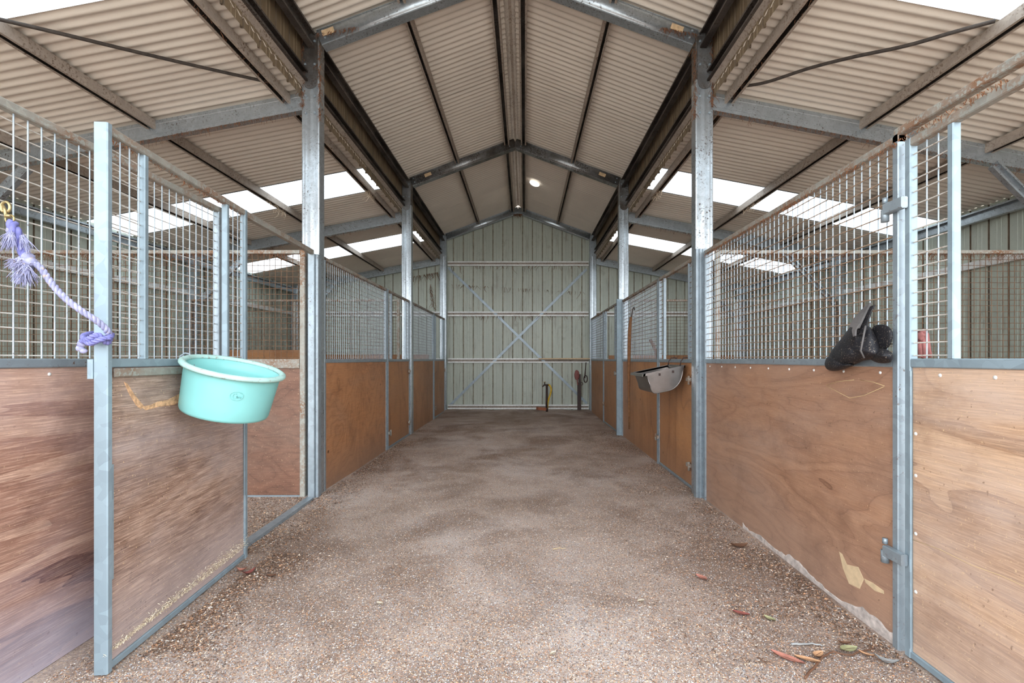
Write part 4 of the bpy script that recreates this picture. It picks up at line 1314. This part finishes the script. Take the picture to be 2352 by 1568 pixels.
# ------------------------------------------------------------------ tap, hose, dark post with a pink dipper at the back wall
tp_ = thing('garden_tap', 'old brass tap on a dark standpipe before the back wall', 'tap', (0.53, 11.2, 0))
Dt = 11.15
def tt(a_, b_): return at(a_, b_, Dt)
MB().tube([tt(1256, 945), tt(1256, 884)], 0.028, 12).build('standpipe', 'darkpipe', tp_, world=True)
mb = MB(); mb.tube([tt(1260, 884), tt(1254, 884), tt(1250, 884), tt(1246, 888)], [0.022, 0.022, 0.018, 0.014], 10)
mb.tube([tt(1251, 884), tt(1251, 878)], 0.014, 8)
mb.build('tap_body', 'darkpipe', tp_, world=True)
MB().tube([tt(1248.5, 877), tt(1253.5, 877)], 0.009, 8).build('tap_handle', 'brass', tp_, world=True)
hs = thing('garden_hose', 'yellow hose curving from the tap down to the floor', 'hose', tuple(tt(1258, 930)))
mb = MB(); mb.tube([tt(1259, 883), tt(1263, 885), tt(1266, 892), tt(1265, 902), tt(1261, 914), tt(1258, 924), tt(1257, 938)], 0.021, 10)
mb.build('hose_run', 'hose', hs, world=True)
ps = thing('dark_post', 'black timber post standing near the back corner by the tap', 'post', tuple(at(1330, 938, 11.2)))
mb = MB(); mb.bbox(at(1327, 942, 11.2), at(1334, 878, 11.27)); mb.build('post', 'darkpipe', ps, world=True)
mb = MB(); mb.prism([(-0.03, -0.02), (0.03, -0.02), (0.02, 0.02), (-0.02, 0.02)], at(1331.5, 879, 11.24), at(1331, 859, 11.24), up=(0, 1, 0), caps=True); mb.build('post_tip', 'darkpipe', ps, world=True)
mb = MB(); mb.tube([at(1336 + 3 * math.cos(t), 881 + 3 * math.sin(t), 11.2) for t in [i * 2 * math.pi / 12 for i in range(13)]], 0.006, 6, caps=False); mb.build('wire_loop', 'darkpipe', ps, world=True)
dp_ = thing('pink_plastic_scoop', 'faded pink plastic scoop hung on the dark post', 'scoop', tuple(at(1325, 860, 11.15)))
mb = MB(); mb.ellipsoid(at(1325, 861, 11.17), (0.062, 0.03, 0.125), seg=18, ring=12, jit=0.12); mb.build('scoop_bowl', 'pink', dp_, world=True)
mb = MB(); mb.tube([at(1326, 872, 11.17), at(1327, 884, 11.17)], 0.014, 8); mb.build('scoop_handle', 'pink', dp_, world=True)
hk = thing('old_halter', 'dark leather halter hanging from the back jamb beside the post', 'halter', tuple(at(1345, 865, 11.35)))
mb = MB()
mb.tube([at(1346, 832, 11.4), at(1345, 845, 11.38), at(1344, 858, 11.37), at(1343, 868, 11.36)], [0.012, 0.012, 0.016, 0.018], 8)
mb.tube([at(1345 + 4 * math.sin(t), 870 + 8 * math.cos(t), 11.36) for t in [i * 2 * math.pi / 14 for i in range(15)]], 0.013, 8, caps=False)
mb.build('straps', 'darkpipe', hk, world=True)
bsx = thing('shelf_board', 'narrow dusty board lying along the rail-height girt by the halter', 'board', tuple(at(1295, 823, 11.6)))
MB().box(at(1238, 825, 11.55), at(1353, 822, 11.72)).build('board', 'chalk', bsx, world=True)
br = thing('clay_brick', 'half buried terracotta brick at the foot of the tap', 'brick', tuple(at(1243, 940, 11.0)))
mb = MB(); mb.bbox((-0.11, -0.05, -0.02), (0.11, 0.05, 0.05)); mb.build('brick_block', 'clay', br)
br.rotation_euler = (0.0, 0.12, 0.3); ROOT[br.name] = br.matrix_world

# ------------------------------------------------------------------ roof cables, ceiling light
for lab, pts_ in (('black cable sagging under the lean-to roof, bucket side', [(-5, 33, 3.08), (150, 70, 3.3), (320, 112, 3.6), (480, 150, 3.9), (617, 181, 4.16)]),
                  ('black cable sagging under the lean-to roof, feeder side', [(1702, 191, 4.24), (1760, 181, 4.1), (1860, 148, 3.85), (1960, 122, 3.62), (2080, 96, 3.4), (2190, 64, 3.22), (2285, 38, 3.12)])):
    o = thing('roof_cable', lab, 'cable', tuple(at(*pts_[0])))
    P3 = [at(a_, b_, c2_) - Vector((0, 0, 0.03)) for a_, b_, c2_ in pts_]
    fine = []
    for i in range(len(P3) - 1):
        p0_ = P3[max(i - 1, 0)]; p1_ = P3[i]; p2_ = P3[i + 1]; p3_ = P3[min(i + 2, len(P3) - 1)]
        for k in range(8):
            t = k / 8
            fine.append(0.5 * ((2 * p1_) + (-p0_ + p2_) * t + (2 * p0_ - 5 * p1_ + 4 * p2_ - p3_) * t * t + (-p0_ + 3 * p1_ - 3 * p2_ + p3_) * t ** 3))
    fine.append(P3[-1])
    MB().tube(fine, 0.0135, 8).build('cable_run', 'cable', o, world=True)

li = thing('ceiling_light', 'round white plastic light on the roof sheets near the ridge', 'light', (0.205, 9.67, 4.96))
sl = math.atan2(PZ - EZ, XR - XC)
Ml = Matrix.Rotation(sl, 4, 'Y') @ Matrix.Rotation(math.pi, 4, 'X')
MB().lathe([(0.0, 0.045), (0.05, 0.04), (0.08, 0.028), (0.098, 0.008), (0.10, 0.0)], Ml, 32).build('diffuser', 'opal', li)
MB().lathe([(0.10, 0.012), (0.108, 0.006), (0.11, -0.014), (0.0, -0.016)], Ml, 32).build('base_ring', 'opal', li)

# ------------------------------------------------------------------ loose bits on the ground
def gp(px, py):
    D = F * CZ / (py - VY)
    return ((px - VX) * D / F, D)


def leaf(px, py, lpx, ang, col, label, curl=0.3, wide=0.3):
    x_, y_ = gp(px, py)
    Lm = lpx * y_ / F
    o = thing('fallen_leaf', label, 'leaf', (x_, y_, height(x_, y_) + 0.006), ang, 'fallen leaves on the floor')
    mb = MB()
    n_ = 10
    vs = []
    for i in range(n_ + 1):
        t = i / n_
        wq = min(0.5, wide * 1.7) * Lm * (math.sin(math.pi * t) ** 0.8) * 0.5 + 0.0004
        zc = 0.016 * curl * (2 * t - 1) ** 2 + 0.003
        bend = 0.10 * Lm * math.sin(math.pi * t)
        for s2, zz in ((-1, 0.004), (0, 0.0), (1, 0.005)):
            vs.append(((t - 0.5) * Lm, s2 * wq + bend, zc + zz))
    fs = [(i * 3 + k, i * 3 + k + 1, (i + 1) * 3 + k + 1, (i + 1) * 3 + k) for i in range(n_) for k in (0, 1)]
    b0 = len(vs)
    vs2 = [(a_, b_2, c2_ - 0.0012) for a_, b_2, c2_ in vs]
    mb.add(vs, fs, 0, True); mb.add(vs2, [tuple(reversed(f_)) for f_ in fs], 0, True)
    mb.build('blade', 'leaf_' + col, o)
    mb = MB(); mb.tube([(-Lm * 0.62, -0.01 * Lm, 0.004), (-Lm * 0.45, 0.02 * Lm, 0.005), (0, 0.10 * Lm, 0.0045), (Lm * 0.4, 0.05 * Lm, 0.008)], 0.0009, 4); mb.build('midrib', 'leaf_brown', o)


for a_ in [
    (1950, 1496, 44, 0.15, 'olive', 'olive green gum leaf beside the root twig, by the near post', 0.5, 0.36),
    (1881, 1509, 34, 0.5, 'orange', 'broad tan leaf between the grey twig and the root twig', 0.4, 0.5),
    (1808, 1518, 70, -0.75, 'pink', 'long curved pinkish leaf at the lower end of the twigs', 0.8, 0.16),
    (1855, 1521, 52, -0.45, 'orange', 'thin orange leaf touching the root twig', 0.5, 0.16),
    (2037, 1524, 46, -0.55, 'grey', 'curled silver-grey leaf just inside the near post', 1.4, 0.22),
    (1611, 1330, 30, -1.0, 'pink', 'pink leaf lying alone in the aisle', 0.4, 0.36),
    (1702, 1414, 36, -0.5, 'red', 'dark red leaf upper of the litter drift', 0.6, 0.22),
    (1768, 1425, 26, -0.9, 'olive', 'small olive leaf on the brown litter', 0.4, 0.3),
    (1472, 1385, 18, 0.3, 'pale', 'pale oval leaf near the middle of the floor', 0.2, 0.6),
    (572, 1319, 28, 0.9, 'red', 'red curled leaf by the bottom corner of the open door', 1.5, 0.5),
    (555, 1313, 20, 0.2, 'pink', 'pink leaf scrap tucked under the open door corner', 1.0, 0.5),
    (623, 1326, 20, 0.1, 'brown', 'small dark brown leaf beside the red curled one', 0.6, 0.4),
    (1698, 1259, 40, 0.0, 'brown', 'curled brown leaf at the foot of the wavy panel', 1.2, 0.3),
    (1270, 1512, 18, 0.6, 'pale', 'small pale leaf at the front middle of the floor', 0.3, 0.5),
    (872, 1392, 18, -0.4, 'pale', 'tiny pale leaf in the aisle before the bucket', 0.3, 0.6),
    (1940, 1482, 26, -0.2, 'brown', 'narrow brown leaf above the olive one', 0.7, 0.2),
    (1990, 1508, 30, -0.7, 'orange', 'thin brown-orange leaf between olive and silver leaves', 0.7, 0.15),
]:
    leaf(*a_)


def twig(pts_, r_, mat, label, name='fallen_twig'):
    P3 = []
    for a_, b_ in pts_:
        x_, y_ = gp(a_, b_)
        P3.append(Vector((x_, y_, height(x_, y_) + r_ + 0.004)))
    o = thing(name, label, 'twig', tuple(P3[0]))
    fine = [P3[0]]
    for i in range(len(P3) - 1):
        for k in range(1, 5):
            q = P3[i].lerp(P3[i + 1], k / 4)
            fine.append(q + Vector((rnd.uniform(-.002, .002), rnd.uniform(-.002, .002), rnd.uniform(0, .003))))
    MB().tube(fine, [r_ * (1 - 0.5 * i / len(fine)) for i in range(len(fine))], 7).build('stem', mat, o, world=True)


twig([(1817, 1482), (1840, 1483), (1866, 1482), (1889, 1487)], 0.0055, 'leaf_grey', 'pale grey straight twig on the litter')
twig([(1849, 1562), (1858, 1548), (1877, 1530), (1890, 1512), (1913, 1500), (1935, 1506), (1951, 1508), (1975, 1500), (2010, 1492)], 0.005, 'leaf_brown', 'dark wiggly root twig winding between the leaves')
twig([(1740, 1515), (1755, 1524), (1762, 1530)], 0.003, 'leaf_brown', 'short dark twig apart from the leaf group')
twig([(1270, 1262), (1285, 1260), (1300, 1262)], 0.002, 'straw', 'thin pale straw in the middle of the aisle')

# ------------------------------------------------------------------ litter: shavings, grit and gravel as countless pieces
def pieces(name, pts, sizes, cols, parent=None, flat=0.35, seed=3):
    rs = np.random.RandomState(seed)
    n_ = len(pts)
    ang = rs.rand(n_) * 2 * math.pi
    tilt = (rs.rand(n_) - 0.5) * flat
    Lx = sizes[:, 0] / 2; Wx = sizes[:, 1] / 2
    ux = np.stack([np.cos(ang), np.sin(ang), tilt], 1); wx = np.stack([-np.sin(ang), np.cos(ang), (rs.rand(n_) - 0.5) * flat], 1)
    base = pts
    h_ = (sizes[:, 1] * 0.45)[:, None] * np.array([[0, 0, 1.0]])
    v0 = base - ux * Lx[:, None]; v1 = base + wx * Wx[:, None] + h_; v2 = base + ux * Lx[:, None]; v3 = base - wx * Wx[:, None] + h_ * 0.4
    V = np.stack([v0, v1, v2, v3], 1).reshape(-1, 3).astype(np.float32)
    idx = np.arange(n_)[:, None] * 4
    T = np.concatenate([idx + 0, idx + 3, idx + 1, idx + 1, idx + 3, idx + 2], 1).reshape(-1).astype(np.int32)
    me = bpy.data.meshes.new(name)
    me.vertices.add(len(V)); me.vertices.foreach_set('co', V.reshape(-1))
    me.loops.add(len(T)); me.loops.foreach_set('vertex_index', T)
    me.polygons.add(len(T) // 3)
    me.polygons.foreach_set('loop_start', np.arange(0, len(T), 3, dtype=np.int32))
    me.update(calc_edges=True)
    ca = me.color_attributes.new('piece_colour', 'FLOAT_COLOR', 'POINT')
    pal = np.array(cols)
    pick = pal[rs.randint(0, len(pal), n_)] * (0.8 + 0.4 * rs.rand(n_, 1))
    C4 = np.repeat(np.concatenate([np.clip(pick, 0, 1), np.ones((n_, 1))], 1), 4, axis=0).astype(np.float32)
    ca.data.foreach_set('color', C4.reshape(-1))
    me.materials.append(MT['litter'])
    o = bpy.data.objects.new(name, me); COL.objects.link(o)
    if parent is not None: o.parent = parent
    return o


def hts(x, y):
    return np.array([height(a_, b_) for a_, b_ in zip(x, y)])


rs = np.random.RandomState(11)
def scatter(n_, near=1.55, far=11.5, pw=1.0, xr=(XL + 0.1, XR - 0.06)):
    t = rs.rand(n_)
    # density falls with distance
    y = 1.0 / (1 / near ** pw + t * (1 / far ** pw - 1 / near ** pw)) ** (1 / pw)
    x = xr[0] + rs.rand(n_) * (xr[1] - xr[0])
    return x, y


TAN = [srgb(226, 184, 146), srgb(204, 152, 112), srgb(240, 216, 190), srgb(186, 140, 110), srgb(238, 226, 214), srgb(168, 126, 102)]
DRK = [srgb(98, 72, 56), srgb(118, 88, 68), srgb(74, 58, 48), srgb(140, 108, 84)]
GRY = [srgb(190, 192, 198), srgb(214, 216, 220), srgb(140, 140, 146), srgb(214, 214, 216), srgb(120, 118, 120)]
x_, y_ = scatter(110000, 1.55, 9.5, 1.0)
zz = hts(x_, y_) + 0.001
sz = np.stack([0.004 + rs.rand(len(x_)) * 0.009, 0.0015 + rs.rand(len(x_)) * 0.0022], 1) * (0.95 + 0.10 * y_[:, None])
o = pieces('wood_shavings', np.stack([x_, y_, zz], 1), sz, TAN + TAN + DRK, seed=4)
tag(o, 'tan and brown wood shavings strewn over the aisle floor', 'shavings', kind='stuff')
x_, y_ = scatter(60000, 1.5, 6.5, 1.2)
sz = np.stack([0.003 + rs.rand(len(x_)) * 0.005, 0.0022 + rs.rand(len(x_)) * 0.003], 1) * (0.85 + 0.08 * y_[:, None])
o = pieces('gravel_grit', np.stack([x_, y_, hts(x_, y_) + 0.0005], 1), sz, GRY, seed=5)
tag(o, 'grey and white gravel grit mixed into the aisle floor', 'gravel', kind='stuff')
# brown drifts along both stall fronts
n_ = 60000
t = rs.rand(n_); y_ = 1.5 + t ** 1.5 * 7
side = rs.rand(n_) < 0.5
dd = np.abs(rs.normal(0, 1, n_)) * np.where(side, 0.34, 0.22)
x_ = np.where(side, XR - 0.06 - dd, XL + 0.10 + dd * 0.8 + 0.25 * (y_ < 3.1))
keep = np.array([mnoise.noise(Vector((a_ * 1.9, b_2 * 1.9, 7))) for a_, b_2 in zip(x_, y_)]) > -0.12 + 0.25 * (rs.rand(n_) - 0.5)
x_ = x_[keep]; y_ = y_[keep]; n_ = len(x_)
sz = np.stack([0.006 + rs.rand(n_) * 0.016, 0.0025 + rs.rand(n_) * 0.004], 1)
o = pieces('bark_litter', np.stack([x_, y_, hts(x_, y_) + 0.003], 1), sz, DRK + DRK + DRK + TAN, seed=6, flat=0.8)
tag(o, 'dark bark and sawdust drifted along the foot of the stall fronts', 'litter', kind='stuff')
# sawdust caught on the ledge of the open door
n_ = 2600
t = rs.rand(n_)
px_ = -1.742 + (-1.838 + 1.742) * t; py_ = 1.905 + (3.05 - 1.905) * t
x_ = px_ + 0.010 + rs.rand(n_) * 0.010
o = pieces('sawdust_ledge', np.stack([x_, py_ + 0.0 * t, 0.078 + np.abs(rs.normal(0, 0.03, n_)) * (0.2 + t)], 1), np.stack([0.005 + rs.rand(n_) * 0.012, 0.0012 + rs.rand(n_) * 0.0014], 1), [srgb(232, 220, 196), srgb(214, 194, 164)], seed=8, flat=2.0)
tag(o, 'pale sawdust stuck along the bottom rail of the open door', 'sawdust', kind='stuff')

# ------------------------------------------------------------------ dusty cobwebs hanging from steel
def web(name, label, segs, mat, n_s, length, spread=0.02, r_=0.0012):
    """segs: lines (a, b) along which strands hang"""
    mb = MB()
    tot = sum((Vector(b) - Vector(a)).length for a, b in segs)
    for a, b in segs:
        a = Vector(a); b = Vector(b)
        k = max(1, int(n_s * (b - a).length / tot))
        for i in range(k):
            t = rnd.random()
            cl = 0.5 + 0.5 * mnoise.noise(Vector((t * 14, a.x, a.y)))
            p_ = a.lerp(b, t) + Vector((rnd.gauss(0, spread * .4), rnd.gauss(0, spread * .4), 0))
            L_ = length * (0.15 + cl * rnd.random() ** 1.5)
            pts = [p_]
            dr_ = Vector((rnd.gauss(0, 0.5), rnd.gauss(0, 0.5), -1)).normalized()
            st_ = 4
            for q in range(st_):
                dr_ = (dr_ + Vector((rnd.gauss(0, 0.45), rnd.gauss(0, 0.45), -0.25))).normalized()
                p_ = p_ + dr_ * L_ / st_
                pts.append(p_)
            rr = r_ * rnd.uniform(0.5, 1.8)
            mb.tube(pts, [rr, rr, rr * 0.8, rr * 0.7, rr * 0.5], 3, 0, False)
    o = mb.build(name, mat)
    return tag(o, label, 'cobweb', 'dusty cobwebs', kind='stuff')


def rafter_line(k, s_, under=0.175):
    X = (XL if s_ < 0 else XR) + s_ * 0.09
    Xo = (WL + 0.3) if s_ < 0 else (WR - 0.3)
    return ((X, FR[k] + 0.01, roof_z(X) - under), (Xo, FR[k] + 0.01, roof_z(Xo) - under))


for k in (0, 1):
    for s_ in (-1, 1):
        nm = 'bucket side' if s_ < 0 else 'feeder side'
        web('cobweb', 'brown cobwebs hanging under the %s lean-to rafter, %s' % (['near', 'middle'][k], nm), [rafter_line(k, s_)], 'cobweb', 420, 0.11)
for s_ in (-1, 1):
    nm = 'bucket side' if s_ < 0 else 'feeder side'
    X = XL if s_ < 0 else XR
    xp = X + s_ * 0.24
    web('cobweb', 'rusty brown webs clinging to the clerestory purlin, ' + nm, [((xp, 2.3, roof_z(xp) - 0.07), (xp, 8.0, roof_z(xp) - 0.07)), ((X + s_ * .09, 2.3, LZ + 0.1), (X + s_ * .09, 8.0, LZ + .1))], 'cobweb', 260, 0.09)
    web('cobweb', 'tangled brown webs around the near column head, ' + nm, [((X - s_ * 0.09, 4.43, 4.32), (X - s_ * 0.09, 4.43, 3.6)), ((X - s_ * 0.08, 4.4, 4.38), (X - s_ * 0.45, 4.4, 4.45)), ((X + s_ * 0.07, 4.42, 4.4), (X + s_ * 0.07, 4.42, 3.7))], 'cobweb', 360, 0.12, r_=0.0016)
    xd = -5.2 if s_ < 0 else 1.9
    xe = -2.15 if s_ < 0 else 4.9
    web('cobweb', 'grey-brown webs draped from the top rail of the near divider, ' + nm, [((xd, 4.39, 2.30), (xe, 4.39, 2.30))], 'cobweb', 650, 0.16, 0.05)
    xm = X + s_ * 1.53
    web('cobweb', 'pale webs on the purlin in front of the skylight, ' + nm, [((xm, 6.4, roof_z(xm) - 0.08), (xm, 6.9, roof_z(xm) - 0.08)), ((X + s_ * 0.24, 6.7, roof_z(X + s_ * .24) - 0.08), (X + s_ * .24, 7.0, roof_z(X + s_ * .24) - 0.08))], 'cobweb_pale', 150, 0.22, 0.03)
web('cobweb', 'dusty webs under the top rails of the wavy panel and near door', [((1.66, 1.6, 2.27), (1.66, 4.3, 2.27))], 'cobweb', 420, 0.06, 0.02)
web('cobweb', 'dusty webs under the top rail of the open bucket door', [((-1.75, 1.95, 2.235), (-1.835, 3.05, 2.235))], 'cobweb', 180, 0.04, 0.02)
web('cobweb', 'dusty webs under the top rails of the further bucket-side stalls', [((XB, 4.6, 2.27), (XB, 11.4, 2.27))], 'cobweb', 420, 0.05, 0.02)
web('cobweb', 'dusty webs under the top rails of the further feeder-side stalls', [((XF - 0.01, 4.5, 2.27), (XF - 0.01, 7.9, 2.27)), ((XF - 0.04, 8.2, 2.27), (XF - 0.04, 11.4, 2.27))], 'cobweb', 420, 0.05, 0.02)
web('cobweb', 'dark webs hanging at the apex of the back gable', [((XC - 0.12, 11.6, 4.93), (XC + 0.12, 11.6, 4.93))], 'cobweb', 60, 0.2, 0.03, 0.003)

web('cobweb', 'brown threads and dust clinging below the two upper girts of the back wall', [((XL + 0.15, YB - 0.06, 3.66), (XR - 0.15, YB - 0.06, 3.66)), ((XL + 0.15, YB - 0.06, 2.40), (XR - 0.15, YB - 0.06, 2.40)), ((XL + 0.15, YB - 0.05, 3.2), (XR - 0.15, YB - 0.05, 3.0))], 'cobweb', 190, 0.34, 0.02, 0.003)
web('cobweb', 'rusty web streaks on the back wall between middle column and back column', [((XL - 0.75, YB - 0.06, 3.4), (XL - 0.15, YB - 0.06, 3.5)), ((XL - 0.35, YB - 0.05, 3.2), (XL - 0.25, YB - 0.05, 2.6))], 'cobweb', 90, 0.4, 0.03, 0.003)

n_ = 9000
y_ = 3.15 + rs.rand(n_) * 1.2; x_ = -2.03 - rs.rand(n_) ** 1.3 * 1.3
o = pieces('stall_bedding', np.stack([x_, y_, hts(x_, y_) + 0.003], 1), np.stack([0.006 + rs.rand(n_) * 0.014, 0.003 + rs.rand(n_) * 0.005], 1), DRK + DRK + DRK + TAN, seed=12, flat=0.8)
tag(o, 'dark brown bedding litter inside the open doorway stall', 'litter', kind='stuff')
